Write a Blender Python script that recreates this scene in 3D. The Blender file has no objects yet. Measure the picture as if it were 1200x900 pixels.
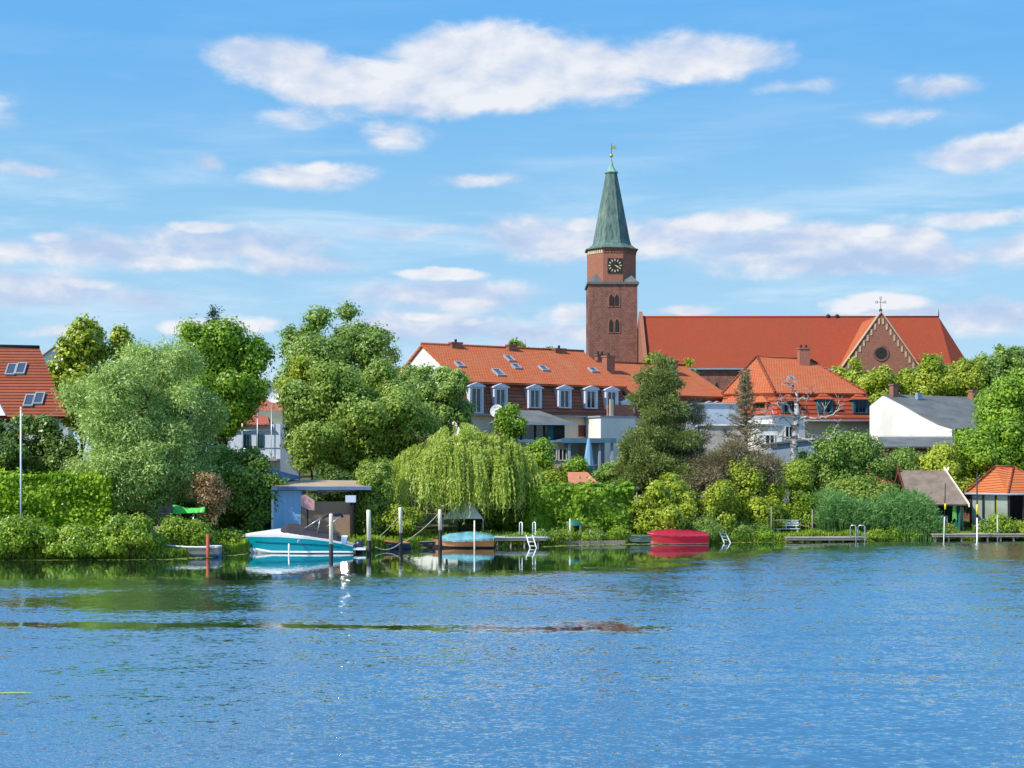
import bpy, math, random
import numpy as np
from mathutils import Vector
R = math.radians
SC = bpy.context.scene
COL = SC.collection
# ------------------------------------------------------------------ camera, sky, sun, exposure
F = 1200 * 50.0 / 36.0
CH, HZ = 5.6, 540.0
cam = bpy.data.cameras.new('camera'); cam.lens = 50; cam.sensor_width = 36
cam.shift_y = 0.075; cam.clip_start = 0.5; cam.clip_end = 8000
camo = bpy.data.objects.new('camera', cam); COL.objects.link(camo)
camo.location = (0, 0, CH); camo.rotation_euler = (R(90), 0, 0); SC.camera = camo

SUN = Vector((-.62, -.37, .70)).normalized()
sl = bpy.data.lights.new('sun', 'SUN'); sl.energy = 4.6; sl.angle = R(.5); sl.color = (1, .95, .86)
so = bpy.data.objects.new('sun', sl); COL.objects.link(so); so.rotation_euler = SUN.to_track_quat('Z', 'Y').to_euler()
so.location = (-60, -30, 80)
SC.view_settings.view_transform = 'Standard'; SC.view_settings.look = 'None'
SC.view_settings.exposure = 0.28; SC.view_settings.gamma = 1; SC.view_settings.use_curve_mapping = False
SC.cycles.max_bounces = 8; SC.cycles.diffuse_bounces = 4; SC.cycles.glossy_bounces = 3
SC.cycles.transmission_bounces = 4; SC.cycles.transparent_max_bounces = 6
SC.cycles.sample_clamp_indirect = 200.0
SC.cycles.use_denoising = True

class NT:
    """small node helper"""
    def __init__(s, tree): s.t = tree; s.n = tree.nodes; s.l = tree.links
    def new(s, typ, **kw):
        n = s.n.new(typ)
        for k, v in kw.items(): setattr(n, k, v)
        return n
    def put(s, sock, v):
        if isinstance(v, bpy.types.NodeSocket): s.l.new(v, sock)
        elif v is not None: sock.default_value = v
    def math(s, op, a, b=None, c=None, clamp=False):
        n = s.new('ShaderNodeMath', operation=op, use_clamp=clamp)
        s.put(n.inputs[0], a); s.put(n.inputs[1], b); s.put(n.inputs[2], c)
        return n.outputs[0]
    def vmath(s, op, a, b=None, out=0):
        n = s.new('ShaderNodeVectorMath', operation=op); s.put(n.inputs[0], a)
        if b is not None: s.put(n.inputs[1], b)
        return n.outputs[out]
    def noise(s, vec, scale, detail=3, rough=.55, dist=0, out=0):
        n = s.new('ShaderNodeTexNoise'); s.put(n.inputs['Vector'], vec)
        n.inputs['Scale'].default_value = scale; n.inputs['Detail'].default_value = detail
        n.inputs['Roughness'].default_value = rough; n.inputs['Distortion'].default_value = dist
        return n.outputs[out]
    def ramp(s, fac, stops, interp='LINEAR'):
        n = s.new('ShaderNodeValToRGB'); s.put(n.inputs[0], fac); n.color_ramp.interpolation = interp
        e = n.color_ramp.elements
        while len(e) < len(stops): e.new(.5)
        for el, (p, c) in zip(e, stops): el.position = p; el.color = (*c, 1) if len(c) == 3 else c
        return n.outputs[0]
    def mix(s, fac, a, b, blend='MIX'):
        n = s.new('ShaderNodeMix', data_type='RGBA', blend_type=blend)
        s.put(n.inputs[0], fac)
        for i, v in ((6, a), (7, b)):
            if isinstance(v, tuple) and len(v) == 3: v = (*v, 1)
            s.put(n.inputs[i], v)
        return n.outputs[2]
    def rng(s, v, a, b, c=0., d=1., smooth=True):
        n = s.new('ShaderNodeMapRange'); n.interpolation_type = 'SMOOTHSTEP' if smooth else 'LINEAR'
        for k, x in enumerate((v, a, b, c, d)): s.put(n.inputs[k], x)
        return n.outputs[0]
    def sep(s, v):
        n = s.new('ShaderNodeSeparateXYZ'); s.put(n.inputs[0], v); return n.outputs
    def comb(s, x, y, z=0.):
        n = s.new('ShaderNodeCombineXYZ'); s.put(n.inputs[0], x); s.put(n.inputs[1], y); s.put(n.inputs[2], z); return n.outputs[0]

wd = bpy.data.worlds.new('World'); SC.world = wd; wd.use_nodes = True
w = NT(wd.node_tree); w.n.clear()
sky = w.new('ShaderNodeTexSky', sky_type='NISHITA', sun_disc=False)
sky.sun_elevation = math.asin(SUN.z); sky.sun_rotation = math.atan2(SUN.x, SUN.y)
sky.air_density = 1.0; sky.dust_density = .6; sky.ozone_density = 3.0
dirv = w.vmath('NORMALIZE', w.new('ShaderNodeTexCoord').outputs['Generated'])
dx, dy, dz = w.sep(dirv)
az = w.math('ARCTAN2', dx, dy)                       # bearing, 0 straight over the water
el = w.math('ARCSINE', dz)
# clear-sky colour by elevation, blended with the sky model
elv = w.math('DIVIDE', el, R(60), clamp=True)
clear = w.ramp(elv, [(0, (4.6, 6.9, 8.9)), (.07, (4.0, 6.5, 8.7)), (.16, (2.8, 5.8, 8.6)), (.26, (1.35, 4.5, 8.7)), (.4, (1.1, 4.3, 9.2)), (.7, (1.5, 4.1, 8.4)), (1, (1.7, 4.0, 8.0))])
base = w.mix(.82, sky.outputs[0], clear)
# drifting clouds: direction-space puffs broken up with noise
st = w.comb(az, el, 0.)
SP = lambda px, py: (math.atan((px - 600) / F), math.atan((HZ - py) / F))
PUFFS = [(330,78,95,34,.95,.45),(285,70,60,22,.7,.4),(420,98,170,36,1.05,.72),(575,72,150,50,1.15,.74),(560,108,190,30,.85,.85),(690,86,110,42,1.05,.72),(800,72,120,36,1.0,.66),(870,72,70,20,.7,.6),(480,128,150,16,.5,.55),
 (365,208,95,22,.72,.5),(370,198,40,10,.7,1.),(325,212,36,9,.6,.8),(245,200,30,13,.55,.45),(340,140,60,16,.42,.45),(465,158,50,22,.5,.45),(452,165,28,8,.55,.7),(555,210,80,12,.4,.3),(45,216,70,9,.38,.35),
 (100,305,170,26,.72,.38),(260,292,150,34,.75,.40),(238,270,48,9,.9,1.),(58,290,34,10,.75,.95),(350,310,110,20,.55,.25),(180,312,150,12,.6,.62),(40,350,130,28,.62,.3),(95,343,50,9,.6,.75),(165,356,90,18,.5,.2),
 (515,321,72,9,1.05,1.),(520,346,150,26,.78,.34),(540,352,120,8,.6,.62),(500,384,140,26,.72,.32),(485,374,40,9,.75,.85),(550,378,24,7,.6,.85),(610,392,80,20,.6,.3),(630,282,100,34,.85,.46),(690,262,60,12,.7,.85),(655,298,60,12,.7,.75),(480,272,90,11,.4,.22),(770,278,140,30,.8,.42),(850,262,110,16,.8,.8),
 (950,296,170,36,.85,.32),(880,305,60,12,.7,.62),(1000,312,190,26,.8,.30),(1065,290,50,24,.85,.42),(1035,282,30,9,.7,.8),(1155,198,85,24,.95,.42),(1170,188,60,13,.9,.9),(1230,190,60,26,1.,.6),(1098,122,60,17,.5,.3),(1052,152,60,13,.36,.3),(920,106,80,11,.34,.35),
 (1030,362,80,13,1.05,1.),(1000,368,50,9,.8,.9),(1090,375,130,24,.6,.4),(810,364,50,9,.85,.95),(1160,380,110,28,.7,.34),(668,368,40,18,.8,.85),(665,392,100,22,.65,.35),(290,386,60,14,.7,.8),(220,384,40,10,.6,.8),(1150,268,120,13,.62,.85),(1200,300,80,30,.6,.3),
 (70,396,50,9,.6,.8),(-150,150,160,50,1,.6),(-300,330,220,36,1,.5),(1450,110,170,60,1,.6),(1500,310,200,40,1,.5),(150,-330,260,60,1,.6),(1500,-300,260,80,1,.6),(600,-900,340,110,1,.6)]
def density(vec):
    """warped puff field + fractal edge"""
    wn = w.vmath('SUBTRACT', w.noise(vec, 14, 4, .6, 0, 1), (.5, .5, .5))
    wv = w.vmath('ADD', vec, w.vmath('MULTIPLY', wn, (.034, .015, 0)))
    acc = None; br = None
    for px, py, rx, ry, s, bright in PUFFS:
        c = SP(px, py)
        d = w.vmath('MULTIPLY', w.vmath('SUBTRACT', wv, (c[0], c[1], 0)), (F / rx, F / ry, 0))
        ln = w.vmath('LENGTH', d, None, 1)
        v = w.math('MULTIPLY_ADD', ln, -s, s)
        acc = v if acc is None else w.math('SMOOTH_MAX', acc, v, .12)
        vb = w.math('MULTIPLY', v, bright); br = vb if br is None else w.math('SMOOTH_MAX', br, vb, .06)
    return acc, w.math('DIVIDE', w.math('MAXIMUM', br, 0), w.math('MAXIMUM', acc, .12), clamp=True)
dens, shine = density(st)
fb = w.noise(w.vmath('MULTIPLY', st, (1, 2.0, 1)), 19, 8, .60, .25)
fb2 = w.noise(w.vmath('ADD', w.vmath('MULTIPLY', st, (1, 2.0, 1)), (-.008, .024, 0)), 19, 5, .5, .2)
edge = w.math('MULTIPLY_ADD', w.math('SUBTRACT', fb, .47), 1.0, dens)
alpha = w.rng(edge, .02, .50)
# sunlit caps are white, bodies and undersides lavender grey, with billows from the noise
lit = w.math('MULTIPLY_ADD', w.math('SUBTRACT', fb, fb2), 2.3, w.math('MULTIPLY_ADD', shine, .92, .04), clamp=True)
ccol = w.ramp(lit, [(0, (4.3, 5.5, 7.6)), (.35, (5.3, 6.2, 7.9)), (.65, (6.7, 7.1, 8.0)), (1., (8.0, 8.1, 8.5))])
ci = w.noise(w.vmath('MULTIPLY', w.vmath('ADD', st, (.3, .17, 0)), (1, 7, 1)), 5, 6, .6, .4)
cib = w.rng(el, R(7), R(15), 1, .12)
cirrus = w.math('MULTIPLY', w.rng(ci, .42, .75, 0, .62), cib)
c1 = w.mix(cirrus, base, (7.0, 8.2, 9.3))
c2 = w.mix(w.math('MULTIPLY', alpha, .93), c1, ccol)
bgn = w.new('ShaderNodeBackground'); w.put(bgn.inputs[0], c2); bgn.inputs[1].default_value = .092
w.l.new(bgn.outputs[0], w.new('ShaderNodeOutputWorld').inputs[0])

# ------------------------------------------------------------------ helpers: places, meshes, things
def at(px, py, Y): return Vector(((px - 600) * Y / F, Y, CH + (HZ - py) * Y / F))
def xof(px, Y): return (px - 600) * Y / F
def zof(py, Y): return CH + (HZ - py) * Y / F
def mpp(Y): return Y / F
BANK = [(-400, -20), (-120, 50), (-60, 71), (-29, 80.6), (-19.4, 81.2), (-17, 84), (-15.5, 87.5), (-9, 88.6), (-5.6, 91.8), (2.3, 93.6), (8.7, 96.2), (17.8, 98), (24.6, 99), (30.4, 100.6), (36.9, 101.9), (70, 112), (200, 150), (600, 250), (5000, 1000)]
def bank_y(x): return float(np.interp(x, [b[0] for b in BANK], [b[1] for b in BANK]))
def ground(x, y):
    d = y - bank_y(x)
    return float(np.interp(d, [-30, -2, -.15, .1, 2, 10, 45, 120, 300], [-3, -1.2, -.3, .32, .5, .9, 2.2, 3.4, 4.0]))

class Fr:
    """a turned local frame: t along the front, d into depth, z up"""
    def __init__(s, x, y, z=0, ang=0):
        s.o = Vector((x, y, z)); s.a = Vector((math.cos(ang), math.sin(ang), 0)); s.n = Vector((-math.sin(ang), math.cos(ang), 0))
    def p(s, t, d, z): return s.o + s.a * t + s.n * d + Vector((0, 0, z))
WORLD = Fr(0, 0, 0, 0)

ORG = {}
class MB:
    def __init__(s): s.v = []; s.f = []; s.sm = []
    def face(s, pts, smooth=False):
        i = len(s.v); s.v += [Vector(p) for p in pts]; s.f.append(list(range(i, i + len(pts)))); s.sm.append(smooth); return s
    def solid(s, pts, faces, smooth=False):
        i = len(s.v); s.v += [Vector(p) for p in pts]
        for f in faces: s.f.append([i + k for k in f]); s.sm.append(smooth)
        return s
    def box(s, fr, t0, t1, d0, d1, z0, z1):
        c = [fr.p(t, d, z) for z in (z0, z1) for d in (d0, d1) for t in (t0, t1)]
        return s.solid(c, [(0, 2, 3, 1), (4, 5, 7, 6), (0, 1, 5, 4), (1, 3, 7, 5), (3, 2, 6, 7), (2, 0, 4, 6)])
    def prism(s, a, b):
        """two matching outlines joined"""
        n = len(a)
        return s.solid(list(a) + list(b), [tuple(range(n))[::-1], tuple(range(n, 2 * n))] + [(k, (k + 1) % n, n + (k + 1) % n, n + k) for k in range(n)])
    def slab(s, pts, th):
        """a sheet with thickness th downwards along its normal"""
        p = [Vector(q) for q in pts]; n = (p[1] - p[0]).cross(p[2] - p[0]).normalized()
        if n.z < 0: n = -n
        return s.prism([q - n * th for q in p], p)
    def tube(s, path, rad, n=8, cap=True):
        P = [Vector(p) for p in path]
        if not isinstance(rad, (list, tuple)): rad = [rad] * len(P)
        i0 = len(s.v); up = Vector((.31, .17, .93))
        for k, p in enumerate(P):
            d = (P[min(k + 1, len(P) - 1)] - P[max(k - 1, 0)]).normalized()
            u = d.cross(up)
            if u.length < .05: u = d.cross(Vector((1, 0, 0)))
            u.normalize(); v = d.cross(u)
            for j in range(n):
                a = 2 * math.pi * j / n; s.v.append(p + (u * math.cos(a) + v * math.sin(a)) * rad[k])
        for k in range(len(P) - 1):
            for j in range(n):
                a = i0 + k * n; s.f.append([a + j, a + (j + 1) % n, a + n + (j + 1) % n, a + n + j]); s.sm.append(True)
        if cap:
            s.f.append([i0 + j for j in range(n)][::-1]); s.sm.append(False)
            e = i0 + (len(P) - 1) * n; s.f.append([e + j for j in range(n)]); s.sm.append(False)
        return s
    def lathe(s, c, prof, n=16, smooth=True, ph=0.):
        """profile of (radius, z) turned about a vertical axis at c"""
        c = Vector(c); i0 = len(s.v)
        for r, z in prof:
            for j in range(n):
                a = 2 * math.pi * j / n + ph; s.v.append(c + Vector((r * math.cos(a), r * math.sin(a), z)))
        for k in range(len(prof) - 1):
            for j in range(n):
                a = i0 + k * n; s.f.append([a + j, a + (j + 1) % n, a + n + (j + 1) % n, a + n + j]); s.sm.append(smooth)
        s.f.append([i0 + j for j in range(n)][::-1]); s.sm.append(False)
        e = i0 + (len(prof) - 1) * n; s.f.append([e + j for j in range(n)]); s.sm.append(False)
        return s
    def ball(s, c, r, n=12):
        return s.lathe(c, [(r * math.sin(math.pi * k / n) + 1e-4, -r * math.cos(math.pi * k / n)) for k in range(n + 1)], n)
    def build(s, name, mat, parent=None, org=None):
        if parent is not None: org = ORG[parent.name]
        org = Vector(org) if org is not None else Vector((0, 0, 0))
        me = bpy.data.meshes.new(name)
        me.from_pydata([tuple(v - org) for v in s.v], [], s.f)
        me.polygons.foreach_set('use_smooth', s.sm)
        # uv in metres: u level along each face, v up its slope
        uv = me.uv_layers.new(name='UVMap'); co = []
        for f in s.f:
            p = [s.v[k] for k in f]; nn = Vector((0, 0, 0))
            for k in range(1, len(p) - 1): nn += (p[k] - p[0]).cross(p[k + 1] - p[0])
            if nn.length < 1e-9: nn = Vector((0, 0, 1))
            nn.normalize(); u = Vector((0, 0, 1)).cross(nn)
            u = u.normalized() if u.length > .05 else Vector((1, 0, 0))
            vv = nn.cross(u)
            for q in p: co += [q.dot(u), q.dot(vv)]
        uv.data.foreach_set('uv', co)
        me.materials.append(mat); me.update()
        o = bpy.data.objects.new(name, me); COL.objects.link(o)
        if parent is not None: o.parent = parent
        else: o.location = org
        ORG[o.name] = org
        return o
def tag(o, label, cat, group=None):
    o['label'] = label; o['category'] = cat
    if group: o['group'] = group
    return o
def thing(name, label, cat, loc, group=None):
    o = bpy.data.objects.new(name, None); COL.objects.link(o); o.location = loc; o.empty_display_size = .3
    ORG[o.name] = Vector(loc); return tag(o, label, cat, group)
def kind(o, k): o['kind'] = k; return o
def copy_tree(o, parent=None):
    c = o.copy(); COL.objects.link(c); c.parent = parent; ORG[c.name] = ORG[o.name]
    for ch in list(o.children): copy_tree(ch, c)
    return c

# ------------------------------------------------------------------ materials
def mat(name, c1, c2=None, scale=3., rough=.8, spec=.3, bump=0., bscale=None, metal=0., streak=None, contrast=(.35, .65), detail=5):
    m = bpy.data.materials.new(name); m.use_nodes = True; t = NT(m.node_tree)
    b = t.n['Principled BSDF']; b.inputs['Roughness'].default_value = rough
    b.inputs['Specular IOR Level'].default_value = spec; b.inputs['Metallic'].default_value = metal
    oc = t.new('ShaderNodeTexCoord').outputs['Object']
    vec = t.vmath('MULTIPLY', oc, streak) if streak else oc
    nz = t.noise(vec, scale, detail, .6)
    c2 = c2 or tuple(x * .78 for x in c1)
    t.put(b.inputs['Base Color'], t.ramp(nz, [(contrast[0], c2), (contrast[1], c1)]))
    if bump:
        bn = t.new('ShaderNodeBump'); bn.inputs['Strength'].default_value = 1; bn.inputs['Distance'].default_value = bump
        t.put(bn.inputs['Height'], t.noise(vec, bscale or scale * 4, 4, .6)); t.put(b.inputs['Normal'], bn.outputs[0])
    return m
def tiles(name, c1, c2, cm, row=.33, wid=.24, bump=.03, patch=(.5, .32, .2), pscale=.35, gap=.05, pamt=.35):
    """rows of roof tiles or courses of brick, by the face's own metres"""
    m = bpy.data.materials.new(name); m.use_nodes = True; t = NT(m.node_tree)
    b = t.n['Principled BSDF']; b.inputs['Roughness'].default_value = .85; b.inputs['Specular IOR Level'].default_value = .2
    uv = t.new('ShaderNodeUVMap', uv_map='UVMap').outputs[0]
    br = t.new('ShaderNodeTexBrick'); t.put(br.inputs['Vector'], uv)
    br.inputs['Scale'].default_value = 1; br.inputs['Brick Width'].default_value = wid; br.inputs['Row Height'].default_value = row
    br.inputs['Mortar Size'].default_value = gap * row; br.inputs['Mortar Smooth'].default_value = .3; br.inputs['Bias'].default_value = 0
    for k, c in (('Color1', c1), ('Color2', c2), ('Mortar', cm)): br.inputs[k].default_value = (*c, 1)
    big = t.noise(uv, pscale, 6, .65)
    str_ = t.noise(t.vmath('MULTIPLY', uv, (1.6, .22, 1)), .8, 4, .6)
    mot = t.noise(uv, 1.1, 5, .7)
    f = t.math('MULTIPLY', t.rng(t.math('ADD', t.math('MULTIPLY', t.math('ADD', t.math('MULTIPLY', big, .5), t.math('MULTIPLY', mot, .5)), .6), t.math('MULTIPLY', str_, .4)), .42, .68), pamt)
    # sagging, uneven rows catch a little light
    rowv = t.math('FRACT', t.math('DIVIDE', t.sep(uv)[1], row))
    t.put(b.inputs['Base Color'], t.mix(f, br.outputs[0], patch))
    h = t.math('ADD', t.math('MULTIPLY', br.outputs['Fac'], -.6), t.math('MULTIPLY', rowv, -.5))
    h = t.math('ADD', h, t.math('MULTIPLY', t.noise(uv, 1.3, 3), .6))
    bn = t.new('ShaderNodeBump'); bn.inputs['Distance'].default_value = bump; t.put(bn.inputs['Height'], h); t.put(b.inputs['Normal'], bn.outputs[0])
    return m
def leafmat(name, dark, mid, light, trans=.32, gloss=.12):
    m = bpy.data.materials.new(name); m.use_nodes = True; t = NT(m.node_tree); t.n.clear()
    a = t.new('ShaderNodeAttribute', attribute_name='tint').outputs['Fac']
    c = t.ramp(a, [(0, tuple(x * 1.25 for x in dark)), (.5, tuple(x * 1.2 for x in mid)), (1, tuple(min(.85, x * 1.15) for x in light))])
    df = t.new('ShaderNodeBsdfDiffuse'); tr = t.new('ShaderNodeBsdfTranslucent'); gl = t.new('ShaderNodeBsdfGlossy')
    t.put(df.inputs[0], c); t.put(tr.inputs[0], t.mix(1., c, (1.0, 1.12, .55), 'MULTIPLY'))
    gl.inputs['Roughness'].default_value = .42; gl.inputs[0].default_value = (.6, .65, .6, 1)
    mx = t.new('ShaderNodeMixShader'); mx.inputs[0].default_value = trans
    t.l.new(df.outputs[0], mx.inputs[1]); t.l.new(tr.outputs[0], mx.inputs[2])
    fz = t.new('ShaderNodeFresnel'); fz.inputs[0].default_value = 1.4
    m2 = t.new('ShaderNodeMixShader'); t.put(m2.inputs[0], t.math('MULTIPLY', fz.outputs[0], gloss))
    t.l.new(mx.outputs[0], m2.inputs[1]); t.l.new(gl.outputs[0], m2.inputs[2])
    t.l.new(m2.outputs[0], t.new('ShaderNodeOutputMaterial').inputs[0])
    return m

# ------------------------------------------------------------------ ground and water
xs = np.unique(np.concatenate([np.linspace(-3000, -140, 14), np.linspace(-140, -45, 24), np.arange(-45, 52, 1.0), np.linspace(52, 140, 24), np.linspace(140, 3000, 14)]))
ys = np.unique(np.concatenate([np.linspace(-600, 20, 10), np.linspace(20, 74, 14), np.arange(74, 112, .5), np.linspace(112, 180, 24), np.linspace(180, 420, 16), np.linspace(420, 6000, 16)]))
rg = np.random.default_rng(3)
gv = []
for y in ys:
    for x in xs:
        z = ground(x, y)
        if y - bank_y(x) > .4: z += float(rg.normal(0, .05))
        gv.append((x, y, z))
nx = len(xs)
gf = [(j * nx + i, j * nx + i + 1, (j + 1) * nx + i + 1, (j + 1) * nx + i) for j in range(len(ys) - 1) for i in range(nx - 1)]
gm = bpy.data.meshes.new('ground'); gm.from_pydata(gv, [], gf)
gmat = mat('ground grass', (.10, .14, .03), (.12, .09, .05), .4, .95, .1, .05, 6)
gm.materials.append(gmat); go = bpy.data.objects.new('ground', gm); COL.objects.link(go); kind(go, 'structure')

wm = bpy.data.materials.new('water'); wm.use_nodes = True; t = NT(wm.node_tree)
b = t.n['Principled BSDF']
oc = t.new('ShaderNodeTexCoord').outputs['Object']; ox, oy, oz = t.sep(oc)
slow = t.noise(t.vmath('MULTIPLY', oc, (.05, .16, 0)), 1., 4, .6)
# distance off the bank; calm in its lee, ruffled by the wind outside, one slick across the middle
off = t.math('SUBTRACT', t.math('MULTIPLY_ADD', ox, .33, 90.6), oy)
wid = t.rng(ox, 5., 25., 20., 2., False)
dd = t.math('SUBTRACT', t.math('ADD', off, t.math('MULTIPLY', t.math('SUBTRACT', slow, .5), 22.)), wid)
lee = t.rng(dd, 4., -5.)
sn = t.math('MULTIPLY', t.math('SUBTRACT', t.noise(t.vmath('MULTIPLY', oc, (.16, .1, 0)), 1., 5), .5), 4.2)
sn = t.math('ADD', sn, t.math('MULTIPLY', t.math('SUBTRACT', t.noise(t.vmath('MULTIPLY', oc, (1.1, 2.2, 0)), 1., 3), .5), 2.0))
sy = t.math('SUBTRACT', t.math('ADD', oy, sn), t.math('MULTIPLY_ADD', ox, -.05, 47.6))
brk = t.rng(t.noise(t.vmath('MULTIPLY', oc, (.35, .5, 0)), 1., 4, .65), .34, .52, .72, 1.)
slick = t.math('MULTIPLY', t.math('MULTIPLY', t.rng(t.math('ABSOLUTE', sy), 1.7, .2, 0., .93), brk), t.rng(ox, 6.5, 3.5))
def patch(cx, cy, rx, ry, s):
    q = t.vmath('MULTIPLY', t.vmath('SUBTRACT', oc, (cx, cy, 0)), (1 / rx, 1 / ry, 0))
    ln = t.math('ADD', t.vmath('LENGTH', q, None, 1), t.math('MULTIPLY', t.math('SUBTRACT', slow, .5), 1.6))
    return t.rng(ln, 1.1, .55, 0., s)
pm = t.math('MAXIMUM', patch(-15, 57, 7, 5, .62), patch(3.0, 48.6, 2.6, 1.6, .75))
pm = t.math('MAXIMUM', pm, patch(3, 61, 5, 5, .35))
calm = t.math('MAXIMUM', t.math('MAXIMUM', lee, slick), pm)
gust = t.noise(t.vmath('MULTIPLY', oc, (.06, .12, 0)), 1., 3, .6)
# wave slopes straight from fractal noise: long ripples, short ripples, fine chop
def slope(scale, vec, k, det=2):
    c = t.vmath('SUBTRACT', t.noise(t.vmath('MULTIPLY', oc, vec), scale, det, .55, .2, 1), (.5, .5, .5))
    return t.vmath('MULTIPLY', c, (k * .62, k, 0))
sl_ = t.vmath('ADD', slope(1., (1.7, 2.9, 1), .37), slope(1., (6.2, 10.5, 1), .70))
sl_ = t.vmath('ADD', t.vmath('ADD', sl_, slope(1., (.12, .5, 1), .20)), (0, -.12, 0))   # lee faces of the ripples are the steep ones
amp = t.math('MULTIPLY', t.rng(calm, 0., 1., 1., .05, False), t.rng(gust, .3, .7, .75, 1.15))
vs = t.new('ShaderNodeVectorMath', operation='SCALE'); t.put(vs.inputs[0], sl_); t.put(vs.inputs['Scale'], amp)
wn = t.vmath('NORMALIZE', t.vmath('ADD', vs.outputs[0], (0, 0, 1)))
# murky green water under a bright surface that mirrors more the flatter it is seen
t.n.remove(b)
body = t.new('ShaderNodeBsdfDiffuse'); t.put(body.inputs[0], t.ramp(slow, [(.3, (.018, .036, .030)), (.7, (.026, .040, .024))]))
mir = t.new('ShaderNodeBsdfGlossy'); mir.inputs['Roughness'].default_value = .04; mir.inputs[0].default_value = (.86, .96, 1, 1); t.put(mir.inputs['Normal'], wn)
lw = t.new('ShaderNodeLayerWeight'); t.put(lw.inputs['Normal'], wn)
ms = t.new('ShaderNodeMixShader'); t.put(ms.inputs[0], t.rng(lw.outputs['Facing'],   .35, .97, .35, .93, False))
t.l.new(body.outputs[0], ms.inputs[1]); t.l.new(mir.outputs[0], ms.inputs[2]); t.l.new(ms.outputs[0], t.n['Material Output'].inputs[0])
MB().face([(-3000, -900, 0), (3000, -900, 0), (3000, 900, 0), (-3000, 900, 0)]).build('water', wm)['kind'] = 'structure'

# ------------------------------------------------------------------ foliage
def leaf_mesh(name, P, N, T, L, W, tint, m, parent, stems=None):
    """kite-shaped leaves: centres P, normals N, directions T"""
    n = len(P); B = np.cross(N, T); B /= np.linalg.norm(B, axis=1, keepdims=True) + 1e-9
    T = T / (np.linalg.norm(T, axis=1, keepdims=True) + 1e-9)
    L = np.broadcast_to(L, (n,))[:, None]; W = np.broadcast_to(W, (n,))[:, None]
    org = np.array(ORG[parent.name])
    V = np.empty((n, 4, 3), np.float32)
    V[:, 0] = P - T * L * .5; V[:, 1] = P + B * W * .5 + T * L * .05; V[:, 2] = P + T * L * .5; V[:, 3] = P - B * W * .5 + T * L * .05
    V -= org
    me = bpy.data.meshes.new(name)
    me.vertices.add(4 * n); me.vertices.foreach_set('co', V.ravel())
    me.loops.add(4 * n); me.loops.foreach_set('vertex_index', np.arange(4 * n, dtype=np.int32))
    me.polygons.add(n); me.polygons.foreach_set('loop_start', np.arange(0, 4 * n, 4, dtype=np.int32)); me.polygons.foreach_set('loop_total', np.full(n, 4, np.int32))
    at_ = me.attributes.new('tint', 'FLOAT', 'FACE'); at_.data.foreach_set('value', np.clip(tint, 0, 1).astype(np.float32))
    me.materials.append(m); me.update(calc_edges=True)
    o = bpy.data.objects.new(name, me); COL.objects.link(o); o.parent = parent; ORG[o.name] = ORG[parent.name]
    return o
def unit(v): return v / (np.linalg.norm(v, axis=-1, keepdims=True) + 1e-9)
def lobes_for(c, r, k, rng, scale=(.34, .55), shape='round'):
    """an uneven crown: k overlapping lobes through an ellipsoid c, r"""
    out = []; r = np.array(r)
    nc = max(3, k // 3)
    for i in range(nc + int(k * 1.9)):
        core = i < nc; d = unit(rng.normal(size=3)); q = rng.uniform(.15, .45) if core else rng.uniform(.58, .98)
        s = rng.uniform(*scale) if core else rng.uniform(scale[0] * .42, scale[1] * .62)
        if shape == 'cone':
            h = rng.uniform(-.95, .8); rad = (1 - (h + 1) / 2) ** .8
            a = rng.uniform(0, 6.283); q2 = rng.uniform(.25, .85) * rad
            p = np.array([math.cos(a) * q2, math.sin(a) * q2, h]); s *= .45 + .6 * rad
        elif shape == 'dome':
            d[2] = abs(d[2]) * 1.1 - .45; p = d * q
        else: p = d * q
        p = p * min(1., (1.04 - s * .8) / max(np.linalg.norm(p), .01)) if shape != 'cone' else p
        rr = r * s; m_ = rr.mean()
        rr = rr * .5 + m_ * .5
        out.append((np.array(c) + p * r, np.array([rr[0], rr[1], rr[2] * (.85 if not core else 1)])))
    base_n = len(out)
    for i in range(int(k * 1.6)):
        b_ = out[nc + rng.integers(base_n - nc)]; d = unit(rng.normal(size=3) + (b_[0] - np.array(c)) / r * .8 + np.array([0, 0, .3])); s = rng.uniform(.22, .45)
        out.append((b_[0] + d * b_[1] * rng.uniform(.9, 1.2), b_[1] * s))
    return out
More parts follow.
